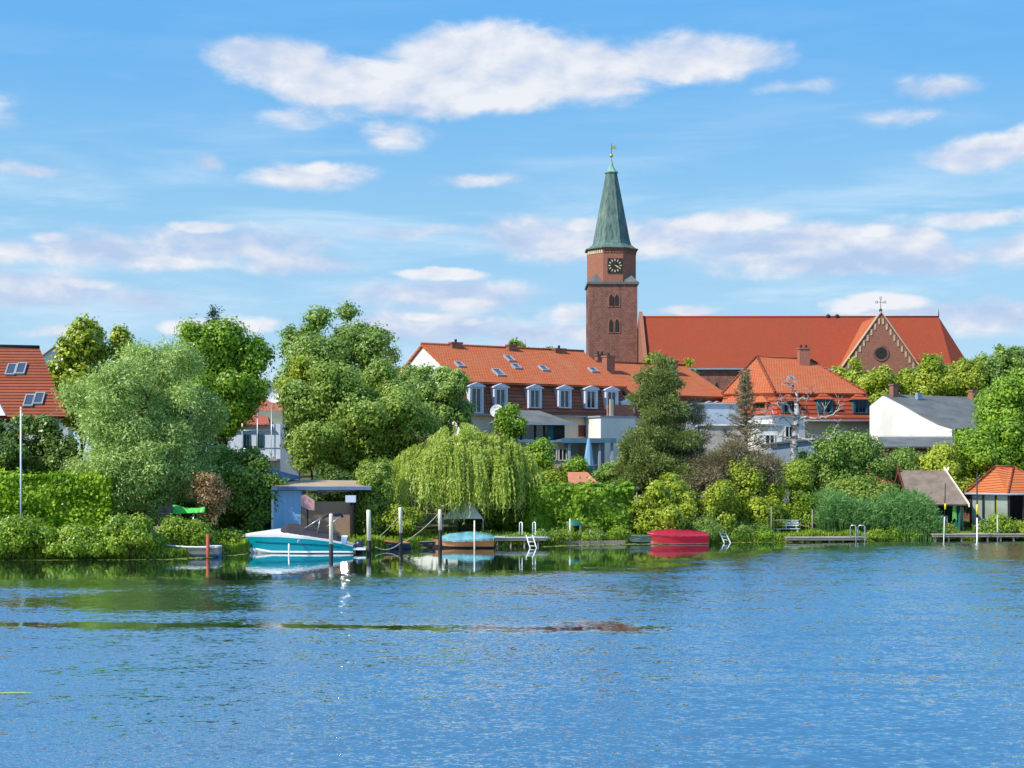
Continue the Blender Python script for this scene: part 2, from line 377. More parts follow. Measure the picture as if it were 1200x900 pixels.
def foliage(parent, m, lobes, n, L, W, seed, clump=.55, per=36, inner=.22, zmin=None, up=.35, hang=0., flat=.75, jit=.42, name='crown', aligned=0., bias=0.):
    rng = np.random.default_rng(seed)
    n = int(n * 1.95); nc = max(8, n // per)
    C = np.array([l[0] for l in lobes]); Rr = np.array([l[1] for l in lobes])
    wgt = (Rr[:, 0] * Rr[:, 1]) ** .9; wgt = wgt / wgt.sum()
    cents, outs, tn = [], [], []
    while sum(len(x) for x in cents) < nc:
        k = rng.choice(len(lobes), nc * 2, p=wgt)
        d = unit(rng.normal(size=(nc * 2, 3))); q = 1 - np.abs(rng.normal(0, .10, nc * 2))
        ins = rng.random(nc * 2) < inner; q = np.where(ins, rng.uniform(.2, .85, nc * 2), q)
        p = C[k] + d * Rr[k] * q[:, None]
        rel = np.linalg.norm((p[:, None, :] - C[None]) / Rr[None], axis=2)
        ok = (rel.min(1) > .80) | ins
        if zmin is not None: ok &= p[:, 2] > zmin
        cents.append(p[ok]); outs.append(d[ok]); tn.append(rng.uniform(0, 1, ok.sum()) * .8 + (k[ok] * .37 % 1) * .2)
    cents = np.concatenate(cents)[:nc]; outs = np.concatenate(outs)[:nc]; tn = np.concatenate(tn)[:nc]
    idx = np.repeat(np.arange(nc), per); n = len(idx)
    L, W = L * .68, W * .68
    cr = clump * rng.uniform(.55, 1.25, nc)
    off = rng.normal(size=(n, 3)) * np.array([1, 1, flat]) * .55
    ln = np.linalg.norm(off, axis=1, keepdims=True); off = off / np.maximum(1, ln / 1.25)
    P = cents[idx] + off * cr[idx][:, None]
    N = unit(outs[idx] * .75 + off * .75 + np.array([0, 0, up]) + rng.normal(size=(n, 3)) * jit)
    T = np.cross(N, rng.normal(size=(n, 3))); T = unit(T)
    if hang: T = unit(T + np.array([0, 0, -hang]))
    if aligned: T = unit(T * (1 - aligned) + unit(outs[idx] + off * .6 + np.array([0, 0, -.1])) * aligned * 1.5)
    if zmin is not None: P[:, 2] = np.maximum(P[:, 2], zmin - .15 + rng.uniform(0, .3, n))
    tint = .5 + (tn[idx] - .5) * .55 + rng.normal(0, .22, n) + bias
    s = rng.uniform(.65, 1.3, n)
    return leaf_mesh(name, P, N, T, L * s, W * s, tint, m, parent)
def limbs(parent, m, base, c, r, r0, seed, k=6, fork=.35, name='trunk'):
    rng = random.Random(seed); mb = MB(); base = Vector(base); c = Vector(c)
    top = base.lerp(c, .95); f = base.lerp(c, fork)
    j = lambda s: Vector((rng.uniform(-s, s), rng.uniform(-s, s), rng.uniform(-s, s) * .4))
    mb.tube([base + Vector((0, 0, -.2)), base.lerp(f, .5) + j(r0 * .6), f + j(r0 * .6), f.lerp(top, .5) + j(r0 * 2), top], [r0 * 1.25, r0 * .95, r0 * .85, r0 * .5, r0 * .12], 9)
    for i in range(k):
        a = i * 2.4 + rng.uniform(-.4, .4); st_ = f.lerp(top, rng.uniform(0, .5))
        e = c + Vector((math.cos(a) * r[0] * rng.uniform(.5, .8), math.sin(a) * r[1] * rng.uniform(.5, .8), r[2] * rng.uniform(-.2, .65)))
        md = st_.lerp(e, .5) + Vector((0, 0, .12 * (e - st_).length)) + j(r0 * 2)
        mb.tube([st_, md, e], [r0 * .5, r0 * .3, r0 * .07], 6)
        for q in range(2):
            s2 = md.lerp(e, .2 + .4 * q); e2 = s2 + Vector((rng.uniform(-1, 1) * r[0] * .4, rng.uniform(-1, 1) * r[1] * .4, rng.uniform(.1, .5) * r[2]))
            mb.tube([s2, e2], [r0 * .2, r0 * .04], 5)
    return mb.build(name, m, parent)
BARK = mat('bark', (.12, .09, .06), (.06, .045, .03), 2, .95, .1, .04, 9, streak=(3, 3, .6))
LEAF = {
 'silver': leafmat('willow leaves', (0.122, 0.200, 0.046), (0.302, 0.413, 0.109), (0.634, 0.688, 0.288), .38, .10),
 'mid': leafmat('green leaves', (0.060, 0.128, 0.017), (0.194, 0.294, 0.044), (0.400, 0.465, 0.105), .38),
 'oak': leafmat('grey green leaves', (0.072, 0.150, 0.023), (0.202, 0.305, 0.058), (0.416, 0.507, 0.143), .38),
 'lime': leafmat('yellow green leaves', (0.124, 0.183, 0.014), (0.336, 0.398, 0.035), (0.583, 0.580, 0.094), .38),
 'hedge': leafmat('hedge leaves', (0.096, 0.198, 0.010), (0.252, 0.396, 0.017), (0.490, 0.594, 0.075), .38),
 'bright': leafmat('bright leaves', (0.079, 0.168, 0.012), (0.214, 0.346, 0.028), (0.407, 0.514, 0.077), .38),
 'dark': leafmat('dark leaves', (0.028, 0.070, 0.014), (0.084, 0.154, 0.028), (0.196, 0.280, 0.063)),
 'weep': leafmat('weeping leaves', (0.184, 0.238, 0.027), (0.389, 0.454, 0.081), (0.625, 0.648, 0.230), .42),
 'pine': leafmat('pine needles', (0.049, 0.086, 0.019), (0.157, 0.202, 0.051), (0.325, 0.343, 0.112), .25),
 'brown': leafmat('withered needles', (.105, .085, .05), (.24, .195, .115), (.42, .36, .22), .25),
 'rust': leafmat('withered leaves', (0.176, 0.096, 0.034), (0.352, 0.224, 0.102), (0.496, 0.352, 0.204), .35),
 'reed': leafmat('reed leaves', (.045, .13, .030), (.13, .27, .075), (.31, .45, .17), .38),
 'spruce': leafmat('blue spruce needles', (.014, .040, .024), (.032, .075, .048), (.07, .14, .085), .1),
 'ivy': leafmat('creeper leaves', (0.079, 0.164, 0.014), (0.229, 0.339, 0.031), (0.479, 0.526, 0.082), .38),
}
def tree(name, label, px, pt, pb, Y, wpx, pal, n, L, W, seed, k=12, scale=(.34, .55), shape='round', clump=.55, per=36, group=None, ry=None, cat='tree', r0=None, inner=.22, hang=0., aligned=0., limb=6, up=.35, bias=0., dx=0., kids=None):
    """a tree standing at (px, Y): crown from picture rows pt..pb, wpx wide"""
    x = xof(px, Y); z0, z1 = zof(pb, Y), zof(pt, Y); g = ground(x + dx, Y)
    rx = wpx * mpp(Y) / 2; r = (rx, ry or rx, (z1 - z0) / 2); c = (x, Y, (z0 + z1) / 2)
    th = thing(name, label, cat, (x + dx, Y, g), group)
    rng = np.random.default_rng(seed)
    lb = lobes_for(c, r, k, rng, scale, shape)
    foliage(th, LEAF[pal], lb, n, L, W, seed + 1, clump, per, inner, zmin=g + .05 if g > .62 else .06, hang=hang, aligned=aligned, up=up, bias=bias)
    limbs(th, BARK, (x + dx, Y, g), c, r, r0 or max(.06, rx * .045), seed + 2, limb)
    return th
# ------------------------------------------------------------------ building materials
M = dict(
 orange=tiles('orange roof tiles', (.60, .150, .052), (.52, .122, .043), (.30, .07, .028), .34, .26, .03, (.42, .17, .085), gap=.10, pamt=.75),
 redtile=tiles('old red roof tiles', (.36, .085, .038), (.28, .065, .03), (.06, .022, .016), .36, 40., .10, (.25, .09, .055), gap=.16, pamt=.45),
 browntile=tiles('brown mansard tiles', (.33, .115, .070), (.25, .088, .056), (.10, .042, .03), .32, 30., .035, (.20, .10, .07), gap=.08, pamt=.5),
 redmans=tiles('red mansard tiles', (.46, .085, .03), (.38, .07, .028), (.10, .025, .015), .42, 40., .07, (.33, .10, .055), gap=.14),
 nave=tiles('church roof tiles', (.36, .066, .028), (.315, .058, .026), (.24, .045, .021), .4, .3, .012, (.25, .06, .032), .16, gap=.06, pamt=.9),
 brick=tiles('old brick', (.31, .115, .082), (.20, .078, .062), (.27, .17, .13), .42, .62, .04, (.13, .065, .058), .5, gap=.12, pamt=1.0),
 brick2=tiles('warm brick', (.37, .135, .085), (.30, .108, .07), (.32, .18, .125), .35, .55, .02, (.30, .14, .10), .5, gap=.1, pamt=.6),
 brownb=mat('red brown render', (.30, .13, .085), (.2, .09, .06), 2),
 copper=mat('green copper', (.17, .245, .20), (.045, .085, .08), 1.5, .6, .3, .02, 5, streak=(1.9, 1.9, .07), contrast=(.34, .68)),
 copper2=mat('pale copper', (.26, .46, .36), (.17, .32, .26), 1.2, .55, .4),
 gold=mat('gilding', (.85, .62, .16), None, 3, .3, .5, metal=.8),
 goldpaint=mat('gold paint', (.80, .68, .36), None, 3, .5),
 plasterw=mat('white plaster', (.76, .73, .67), (.56, .53, .48), .55, .9, .1, .006, 8, streak=(1, 1, .45), contrast=(.22, .56)),
 cream=mat('cream plaster', (.80, .66, .49), (.62, .50, .37), .55, .9, .1, .006, 8, streak=(1, 1, .45), contrast=(.25, .58)),
 ochre=mat('ochre plaster', (.55, .42, .26), (.46, .35, .21), .6, .9, .1),
 bluew=mat('pale blue plaster', (.62, .68, .80), (.55, .61, .72), .5, .9, .1),
 white=mat('white paint', (.80, .80, .80), (.72, .72, .73), 2, .5, .3),
 lilac=mat('zinc white cladding', (.62, .63, .71), (.54, .55, .62), 2, .6),
 greyroof=mat('grey bitumen roof', (.17, .178, .175), (.11, .115, .115), .6, .85, .2, .01, 4),
 zinc=mat('zinc sheet', (.33, .36, .40), (.26, .29, .32), .8, .45, .5),
 bluegrey=mat('blue grey cladding', (.36, .42, .50), (.30, .36, .44), .7, .7),
 dark=mat('dark timber', (.035, .03, .03), (.02, .018, .018), 2, .7),
 brownwood=mat('brown shutter', (.22, .06, .035), (.15, .04, .025), 2, .7),
 teal=mat('dark teal paint', (.03, .13, .17), (.02, .1, .13), 2, .5),
 bluebeam=mat('blue painted beam', (.10, .20, .30), (.07, .15, .24), 2, .5),
 stucco=mat('pale stone', (.62, .50, .35), (.46, .36, .25), 2, .9),
 thatch=mat('weathered grey roofing', (.27, .21, .17), (.16, .12, .095), 1.4, .95, .1, .03, 6, contrast=(.3, .7)),
 moss=mat('grey wood', (.30, .26, .21), (.2, .17, .14), 2, .9, .1, .01, 8, streak=(1, 1, 8)),
 concrete=mat('pale concrete', (.45, .43, .39), (.34, .32, .29), 1, .9),
 metal=mat('galvanised metal', (.60, .62, .64), (.5, .52, .54), 2, .35, .5, metal=.7),
 iron=mat('black iron', (.03, .03, .035), None, 2, .5),
 rose=mat('pink panel', (.62, .34, .34), (.55, .29, .30), 2, .7),
 tan=mat('tan board', (.40, .26, .18), (.33, .21, .14), 1.5, .8),
 skyblue=mat('light blue boards', (.34, .58, .88), (.29, .51, .80), 1, .75, streak=(3, 3, .4)),
 bluedk=mat('blue roof edge', (.12, .20, .34), (.09, .15, .27), 1, .6),
 felt=mat('sandy roofing felt', (.46, .36, .25), (.36, .27, .19), 1, .95),
 greenhouse=mat('clouded panel', (.30, .34, .28), (.22, .26, .20), 1, .4, .5),
)
gl = bpy.data.materials.new('window glass'); gl.use_nodes = True
gb = gl.node_tree.nodes['Principled BSDF']; gb.inputs['Base Color'].default_value = (.018, .024, .032, 1); gb.inputs['Roughness'].default_value = .06
gb.inputs['Specular IOR Level'].default_value = .8
M['glass'] = gl

def window(parent, fr, t, d, z, w_, h, fm, gm=None, bar=.09, mull=1, name='window', sill=False):
    """frame standing proud of the wall at depth d, pane inside it"""
    f = MB()
    f.box(fr, t - w_/2, t - w_/2 + bar, d - .06, d + .04, z, z + h).box(fr, t + w_/2 - bar, t + w_/2, d - .06, d + .04, z, z + h)
    f.box(fr, t - w_/2 + bar, t + w_/2 - bar, d - .06, d + .04, z, z + bar).box(fr, t - w_/2 + bar, t + w_/2 - bar, d - .06, d + .04, z + h - bar, z + h)
    for k in range(mull):
        q = t - w_/2 + w_ * (k + 1) / (mull + 1); f.box(fr, q - .035, q + .035, d - .05, d + .03, z + bar, z + h - bar)
    o = f.build(name, fm, parent)
    g = MB().box(fr, t - w_/2 + bar*.9, t + w_/2 - bar*.9, d - .02, d + .02, z + bar*.9, z + h - bar*.9).build('pane', gm or M['glass'], o)
    return o
def chimney(parent, fr, t, d, z0, z1, w_=.9, dp=.6, m=None, pots=2):
    c = MB().box(fr, t - w_/2, t + w_/2, d - dp/2, d + dp/2, z0, z1).box(fr, t - w_/2 - .07, t + w_/2 + .07, d - dp/2 - .07, d + dp/2 + .07, z1, z1 + .14).build('chimney', m or M['brick2'], parent)
    for k in range(pots):
        q = t - w_/2 + w_ * (k + .5) / pots
        p = fr.p(q, d, z1 + .14); MB().tube([p, p + Vector((0, 0, .28))], .12, 8).build('chimney_pot', M['dark'], c)
    return c
def plane_fn(A, B, C):
    n = (B - A).cross(C - A).normalized()
    if n.z < 0: n = -n
    return n
def skylight(parent, c, u, n, w_=.75, h=1.1, tilt=True):
    """roof window lying on the roof plane with normal n; u runs level"""
    u = u.normalized(); v = n.cross(u).normalized()
    if v.z < 0: v = -v
    def bx(mb, a0, a1, b0, b1, c0, c1):
        return mb.prism([c + u*a0 + v*b0 + n*c0, c + u*a1 + v*b0 + n*c0, c + u*a1 + v*b1 + n*c0, c + u*a0 + v*b1 + n*c0], [c + u*a0 + v*b0 + n*c1, c + u*a1 + v*b0 + n*c1, c + u*a1 + v*b1 + n*c1, c + u*a0 + v*b1 + n*c1])
    f = MB()
    bx(f, -w_/2, -w_/2 + .09, -h/2, h/2, -.1, .12); bx(f, w_/2 - .09, w_/2, -h/2, h/2, -.1, .12)
    bx(f, -w_/2 + .09, w_/2 - .09, -h/2, -h/2 + .1, -.1, .12); bx(f, -w_/2 + .09, w_/2 - .09, h/2 - .1, h/2, -.1, .12)
    o = f.build('skylight', M['zinc'], parent)
    g = MB(); bx(g, -w_/2 + .08, w_/2 - .08, -h/2 + .09, h/2 - .09, -.05, .07); g.build('pane', M['skyglass'], o)
    return o
sg = bpy.data.materials.new('bright skylight glass'); sg.use_nodes = True
sb = sg.node_tree.nodes['Principled BSDF']; sb.inputs['Base Color'].default_value = (.05, .07, .10, 1); sb.inputs['Roughness'].default_value = .12; sb.inputs['Specular IOR Level'].default_value = 1.0
M['skyglass'] = sg

# ------------------------------------------------------------------ church
CY = 269.0
gz = ground(18, CY)
ch = thing('church', 'red brick cathedral with a tall clock tower, green copper spire and long red tiled nave', 'church', (40, CY + 8, gz))
tx0, tx1 = 14.5, 23.72; tw = tx1 - tx0; tcx = (tx0 + tx1) / 2; tcy = CY + tw / 2
zc = 39.0
T = Fr(tx0, CY)
tower = MB().box(T, 0, tw, 0, tw, gz - .5, zc).build('tower', M['brick'], ch)
MB().box(T, -.28, tw + .28, -.28, tw + .28, zc, zc + .45).build('cornice', M['greyroof'], tower)
# corner buttress pilasters, slight
for q in (.0, tw - .7): MB().box(T, q - .05, q + .75, -.16, .0, gz - .5, 21.1).build('pilaster', M['brick2'], tower)
def lancet(fr, t, d, z, w_, h, rev=False):
    pts = [(-w_/2, 0), (w_/2, 0), (w_/2, h*.68), (w_*.36, h*.83), (w_*.14, h*.95), (0, h), (-w_*.14, h*.95), (-w_*.36, h*.83), (-w_/2, h*.68)]
    return [fr.p(t + a, d, z + b_) for a, b_ in pts]
def lancet_win(parent, fr, t, d, z, w_, h):
    big = lancet(fr, t, d - .10, z - .18, w_ + .46, h + .42); bigb = lancet(fr, t, d + .02, z - .18, w_ + .46, h + .42)
    o = MB().prism(bigb, big).build('window_surround', M['brick2'], parent)
    a_ = lancet(fr, t, d - .135, z, w_, h); b_ = lancet(fr, t, d - .09, z, w_, h)
    MB().prism(b_, a_).build('pane', M['dark'], o)
for (pxa, pt, pb) in ((716.2, 344.5, 358.5), (722.9, 344.5, 358.5), (716.0, 373.5, 389), (723.2, 373.5, 389)):
    z0, z1 = zof(pb, CY), zof(pt, CY)
    lancet_win(tower, T, xof(pxa, CY) - tx0, 0, z0, .78, z1 - z0)
TL = Fr(tx0, CY + tw, 0, -math.pi / 2)      # the tower's sun side, seen at a glance
for z0, h in ((35.3, 2.4), (29.7, 2.6), (23.1, 3.3)):
    for q in (tw/2 - 1.0, tw/2 + 1.0): lancet_win(tower, TL, q, 0, z0, .8, h)
z8 = 45.9
ap = tw / 2 - .05; r8 = ap / math.cos(math.pi / 8)
belf = MB().lathe((tcx, tcy, 0), [(r8, zc + .45), (r8, z8)], 8, False, math.pi / 8).build('belfry', M['brick2'], ch)
# corbel frieze under the eaves of the belfry
for k in range(8):
    a = k * math.pi / 4; fr8 = Fr(tcx + math.cos(a) * ap, tcy + math.sin(a) * ap, 0, a + math.pi / 2)
    fz = MB(); side = 2 * ap * math.tan(math.pi / 8)
    for j in range(7):
        q = -side / 2 + side * (j + .5) / 7
        fz.prism([fr8.p(q - .2, .02, z8 - .95), fr8.p(q + .2, .02, z8 - .95), fr8.p(q + .2, .02, z8 - .4), fr8.p(q, .02, z8 - .2), fr8.p(q - .2, .02, z8 - .4)],
                 [fr8.p(q - .2, -.09, z8 - .95), fr8.p(q + .2, -.09, z8 - .95), fr8.p(q + .2, -.09, z8 - .4), fr8.p(q, -.09, z8 - .2), fr8.p(q - .2, -.09, z8 - .4)])
    fz.build('frieze', M['stucco'] if k in (4, 5) else M['brick'], belf)
# little broach roofs on the four corners
for sx in (-1, 1):
    for sy in (-1, 1):
        cx, cy = tcx + sx * (tw/2 + .1), tcy + sy * (tw/2 + .1); e = tw * .29
        MB().solid([(cx, cy, zc + .45), (cx - sx*e, cy, zc + .45), (cx, cy - sy*e, zc + .45), (cx - sx*e*.62, cy - sy*e*.62, zc + 2.5)], [(0, 1, 3), (1, 2, 3), (2, 0, 3), (0, 2, 1)]).build('corner_roof', M['greyroof'], tower)
ccx, ccz = xof(720.6, CY), zof(311.2, CY)
CF = Fr(ccx, tcy - ap)
clock = MB().box(CF, -1.38, 1.38, -.16, .0, ccz - 1.38, ccz + 1.38).build('clock_face', M['dark'], ch)
for k in range(12):
    num = MB()
    a = k * math.pi / 6; s_, c_ = math.sin(a), math.cos(a); r0, r1, hw = .84, 1.24, .105
    q = lambda r, o_, dd_: CF.p(r * s_ + o_ * c_, dd_, ccz + r * c_ - o_ * s_)
    num.prism([q(r0, -hw*.7, -.15), q(r0, hw*.7, -.15), q(r1, hw, -.15), q(r1, -hw, -.15)], [q(r0, -hw*.7, -.2), q(r0, hw*.7, -.2), q(r1, hw, -.2), q(r1, -hw, -.2)])
    num.build('hour_mark', M['goldpaint'], clock)
for nm, ang, ln, hw, dp in (('hour_hand', R(112), .62, .11, -.22), ('minute_hand', R(122), 1.0, .085, -.27)):
    s_, c_ = math.sin(ang), math.cos(ang)
    q = lambda r, o_, dd_: CF.p(r * s_ + o_ * c_, dd_, ccz + r * c_ - o_ * s_)
    MB().prism([q(-.2, 0, dp), q(ln*.65, -hw, dp), q(ln, 0, dp), q(ln*.65, hw, dp)], [q(-.2, 0, dp - .04), q(ln*.65, -hw, dp - .04), q(ln, 0, dp - .04), q(ln*.65, hw, dp - .04)]).build(nm, M['goldpaint'], clock)
sp = MB().lathe((tcx, tcy, 0), [(r8 + .45, z8 - .02), (r8 + .5, z8 + .12), (r8 * .96, z8 + .42), (r8 * .815, z8 + 1.0), (r8 * .765, z8 + 1.7), (1.13, 60.85)], 8, False, math.pi / 8).build('spire', M['copper'], ch)
MB().lathe((tcx, tcy, 0), [(1.15, 60.83), (1.36, 60.90), (1.36, 61.16), (.95, 61.37), (.45, 62.19), (.2, 63.12), (.12, 63.85), (.1, 63.95)], 8, False, math.pi / 8).build('spire_cap', M['copper2'], sp)
vane = MB().tube([(tcx, tcy, 63.95), (tcx, tcy, 66.64)], .05, 6).build('weather_vane', M['iron'], ch)
MB().ball((tcx, tcy, 64.31), .36).build('orb', M['gold'], vane)
MB().prism([(tcx + .05, tcy - .02, 65.50), (tcx + 1.0, tcy - .02, 65.61), (tcx + .85, tcy - .02, 65.97), (tcx + 1.0, tcy - .02, 66.28), (tcx + .05, tcy - .02, 66.23)], [(tcx + .05, tcy + .02, 65.50), (tcx + 1.0, tcy + .02, 65.61), (tcx + .85, tcy + .02, 65.97), (tcx + 1.0, tcy + .02, 66.28), (tcx + .05, tcy + .02, 66.23)]).build('pennant', M['gold'], vane)
# nave
NY0, NYR = 258.0, 268.0; NY1 = 2 * NYR - NY0
nx0, nxr = 24.6, 80.4; zr, ze = 32.7, 22.5; nxe = 85.2
wall_n = MB()
wall_n.box(WORLD, nx0 - .4, 79.6, NY0 + .5, NY1 - .5, gz - .5, ze)
wall_n.solid([(79.6, NY0 + .5, gz), (84.6, NYR - 4.5, gz), (84.6, NYR + 4.5, gz), (79.6, NY1 - .5, gz), (79.6, NY0 + .5, ze), (84.6, NYR - 4.5, ze), (84.6, NYR + 4.5, ze), (79.6, NY1 - .5, ze)], [(0, 1, 5, 4), (1, 2, 6, 5), (2, 3, 7, 6)])
wall_n.build('nave_wall', M['brick'], ch)
rf = MB()
A, B_ = Vector((nx0, NYR, zr)), Vector((nxr, NYR, zr))
rf.slab([(nx0, NY0, ze), (79.9, NY0, ze), B_, A], .3); rf.slab([(nx0, NY1, ze), A, B_, (79.9, NY1, ze)], .3)
rf.slab([(79.9, NY0, ze), (nxe, NYR - 4.6, ze), B_], .3); rf.slab([(nxe, NYR - 4.6, ze), (nxe, NYR + 4.6, ze), B_], .3); rf.slab([(79.9, NY1, ze), B_, (nxe, NYR + 4.6, ze)], .3)
roofn = rf.build('nave_roof', M['nave'], ch)
MB().tube([A + Vector((0, 0, .05)), B_ + Vector((0, 0, .05))], .18, 6).build('ridge', M['redmans'], roofn)
MB().tube([B_, B_ + Vector((0, 0, 1.5))], [.12, .03], 6).build('finial', M['iron'], roofn)
for q in (970.5, 981):
    x = xof(q, NYR); MB().lathe((x, NYR, zr), [(.35, -.2), (.42, .25), (.2, .5), (.02, .55)], 8).build('roof_vent', M['dark'], roofn)
MB().box(WORLD, nx0, 79.5, NY0 - .12, NY0 + .1, ze - .35, ze - .05).build('gutter', M['zinc'], roofn)
# west gable standing above the nave roof beside the tower
wg = [(nx0 - .7, NY0 - .9, ze + .3), (nx0 - .7, NYR, zr + 1.0), (nx0 - .7, NY1 + .9, ze + .3), (nx0 - .7, NY1 + .9, gz), (nx0 - .7, NY0 - .9, gz)]
MB().prism([Vector(p) + Vector((.7, 0, 0)) for p in wg], [Vector(p) for p in wg]).build('west_gable', M['brick2'], ch)
NW = Fr(nx0 - .4, NY0 + .5)
for k in range(12):
    lancet_win(ch, NW, 4 + k * 4.5, 0, 12.5, 1.5, 7.5)
# transept
tgx, tgy, tgz = 65.9, 254.0, 31.8; hw = 8.4; tze = 19.6
TG = Fr(tgx, tgy)
def zg(o_): return tgz - abs(o_) * (tgz - tze) / hw
MB().prism([(tgx - hw, tgy + .6, tze), (tgx - hw, tgy + .6, gz), (tgx + hw, tgy + .6, gz), (tgx + hw, tgy + .6, tze), (tgx, tgy + .6, tgz + .1)],
           [(tgx - hw, tgy, tze), (tgx - hw, tgy, gz), (tgx + hw, tgy, gz), (tgx + hw, tgy, tze), (tgx, tgy, tgz + .1)]).build('transept_gable', M['brick2'], ch)
wt = MB().box(WORLD, tgx - hw + .4, tgx + hw - .4, tgy + .6, NY0 + 6, gz, tze - .1).build('transept_wall', M['brick'], ch)
tr = MB(); yb = NYR + 1
tr.slab([(tgx - hw - .3, tgy + .5, tze), (tgx, tgy + .5, tgz), (tgx, yb, tgz), (tgx - hw - .3, yb, tze)], .25)
tr.slab([(tgx, tgy + .5, tgz), (tgx + hw + .3, tgy + .5, tze), (tgx + hw + .3, yb, tze), (tgx, yb, tgz)], .25)
tr.build('transept_roof', M['orange'], ch)
cop = MB()
for s_ in (-1, 1):
    cop.prism([(tgx + s_*(hw + .35), tgy - .18, tze + .1), (tgx + s_*(hw + .35), tgy - .18, tze + .38), (tgx, tgy - .18, tgz + .62), (tgx, tgy - .18, tgz + .3)],
              [(tgx + s_*(hw + .35), tgy + .65, tze + .1), (tgx + s_*(hw + .35), tgy + .65, tze + .38), (tgx, tgy + .65, tgz + .62), (tgx, tgy + .65, tgz + .3)])
coping = cop.build('coping', M['stucco'], ch)
fz = MB()
for s_ in (-1, 1):
    for k in range(13):
        o_ = s_ * (.35 + k * .68); z = zg(o_) - .25
        fz.box(TG, o_ - .15, o_ + .15, -.1, .02, z - 1.05, z)
fz.build('frieze', M['stucco'], coping)
ring, hole = [], []
for k in range(24):
    a = 2 * math.pi * k / 24; ring.append((math.cos(a), math.sin(a)))
rz = zof(414, tgy); rw = 1.05
ow = MB().prism([TG.p(c_ * 1.5, .02, rz + s_ * 1.5) for c_, s_ in ring], [TG.p(c_ * 1.42, -.12, rz + s_ * 1.42) for c_, s_ in ring]).build('rose_window', M['brick'], ch)
MB().prism([TG.p(c_ * rw, -.1, rz + s_ * rw) for c_, s_ in ring], [TG.p(c_ * rw, -.15, rz + s_ * rw) for c_, s_ in ring]).build('pane', M['dark'], ow)
cz = tgz + .8; y_ = tgy + .2
cr = MB().tube([(tgx, y_, cz), (tgx, y_, cz + 2.0)], .05, 6).tube([(tgx - .72, y_, cz + 1.35), (tgx + .72, y_, cz + 1.35)], .045, 6).lathe((tgx, y_, cz - .3), [(.3, 0), (.26, .35), (.1, .5)], 8)
for ox_, oz_ in ((-.76, 1.35), (.76, 1.35), (0, 2.1)):
    cr.tube([(tgx + ox_ + .21 * math.cos(a), y_, cz + oz_ + .21 * math.sin(a)) for a in np.linspace(0, 6.283, 11)], .04, 5)
cr.build('gable_cross', M['iron'], ch)

# ------------------------------------------------------------------ the long house with the mansard roof
AX = math.atan2(.51, .86)
H = Fr(-4.2, 120.0, 0, AX)
g0 = ground(0, 122) - .6
hs = thing('terraced_house', 'long cream house with an orange tiled roof over a brown mansard storey and white dormers', 'house', tuple(H.p(8, 3, g0)))
L1, L2, D = 16.7, 28.6, 14.0
ez, rzz, mz = 12.4, 15.95, 9.55
MB().box(H, .1, L1, .1, D - .1, g0, mz - .05).build('wall', M['cream'], hs)
gp = lambda t_: [H.p(t_, -.1, mz), H.p(t_, -.1, g0), H.p(t_, D, g0), H.p(t_, D, ez - .2), H.p(t_, D / 2, rzz - .12), H.p(t_, .3, ez - .2)]
MB().prism(gp(.1), gp(-.12)).build('gable_wall', M['plasterw'], hs)
n1_ = plane_fn(H.p(0, 0, ez), H.p(5, 0, ez), H.p(0, D/2, rzz))
r1 = MB().slab([H.p(-.3, -.15, ez - .08), H.p(L1 + .2, -.15, ez - .08), H.p(L1 + .2, D/2, rzz), H.p(-.3, D/2, rzz)], .2).slab([H.p(-.3, D/2, rzz), H.p(L1 + .2, D/2, rzz), H.p(L1 + .2, D + .15, ez - .08), H.p(-.3, D + .15, ez - .08)], .2).build('roof', M['orange'], hs)
MB().tube([H.p(-.3, D/2, rzz + .02), H.p(L1 + .2, D/2, rzz + .02)], .14, 6).build('ridge', M['redtile'], r1)
mp = lambda t_: [H.p(t_, .45, ez - .25), H.p(t_, -.35, mz), H.p(t_, -.05, mz - .02), H.p(t_, .9, ez - .25)]
ms = MB().prism(mp(.12), mp(L1)).build('mansard', M['browntile'], hs)
MB().box(H, 0, L1, -.48, -.33, mz - .1, mz + .03).build('gutter', M['zinc'], hs)
def onroof(px, py, fr, e_z, r_z, dep, off=0):
    """point of the sloping front roof seen along a picture direction"""
    d = Vector(((px - 600) / F, 1, (HZ - py) / F)); A = fr.p(0, 0, e_z); n = plane_fn(A, fr.p(5, 0, e_z), fr.p(0, dep, r_z))
    k = (A - Vector((0, 0, CH))).dot(n) / d.dot(n); return Vector((0, 0, CH)) + d * k
for px, py, ww, hh in ((538.5, 428, .7, 1.0), (584, 437.5, .8, 1.3), (605, 430.5, .75, .9), (597, 421, .7, 1.2), (637, 432.5, .75, 1.0), (695, 434.5, .75, .9)):
    skylight(r1, onroof(px, py, H, ez, rzz, D/2) + n1_ * .05, H.a, n1_, ww, hh)
def t_on(px, fr, d=0.):
    """where along a frame's front the picture column px falls"""
    o = fr.p(0, d, 0); k = (px - 600) / F; return (k * o.y - o.x) / (fr.a.x - k * fr.a.y)
for px, zt, wd_ in ((534, 16.05, 1.0), (599.5, 16.1, .85), (655, 15.95, 1.1)): chimney(hs, H, t_on(px, H, D/2 - .4), D/2 - .4, 14.9, zt, wd_, .6, M['brownb'], 1)
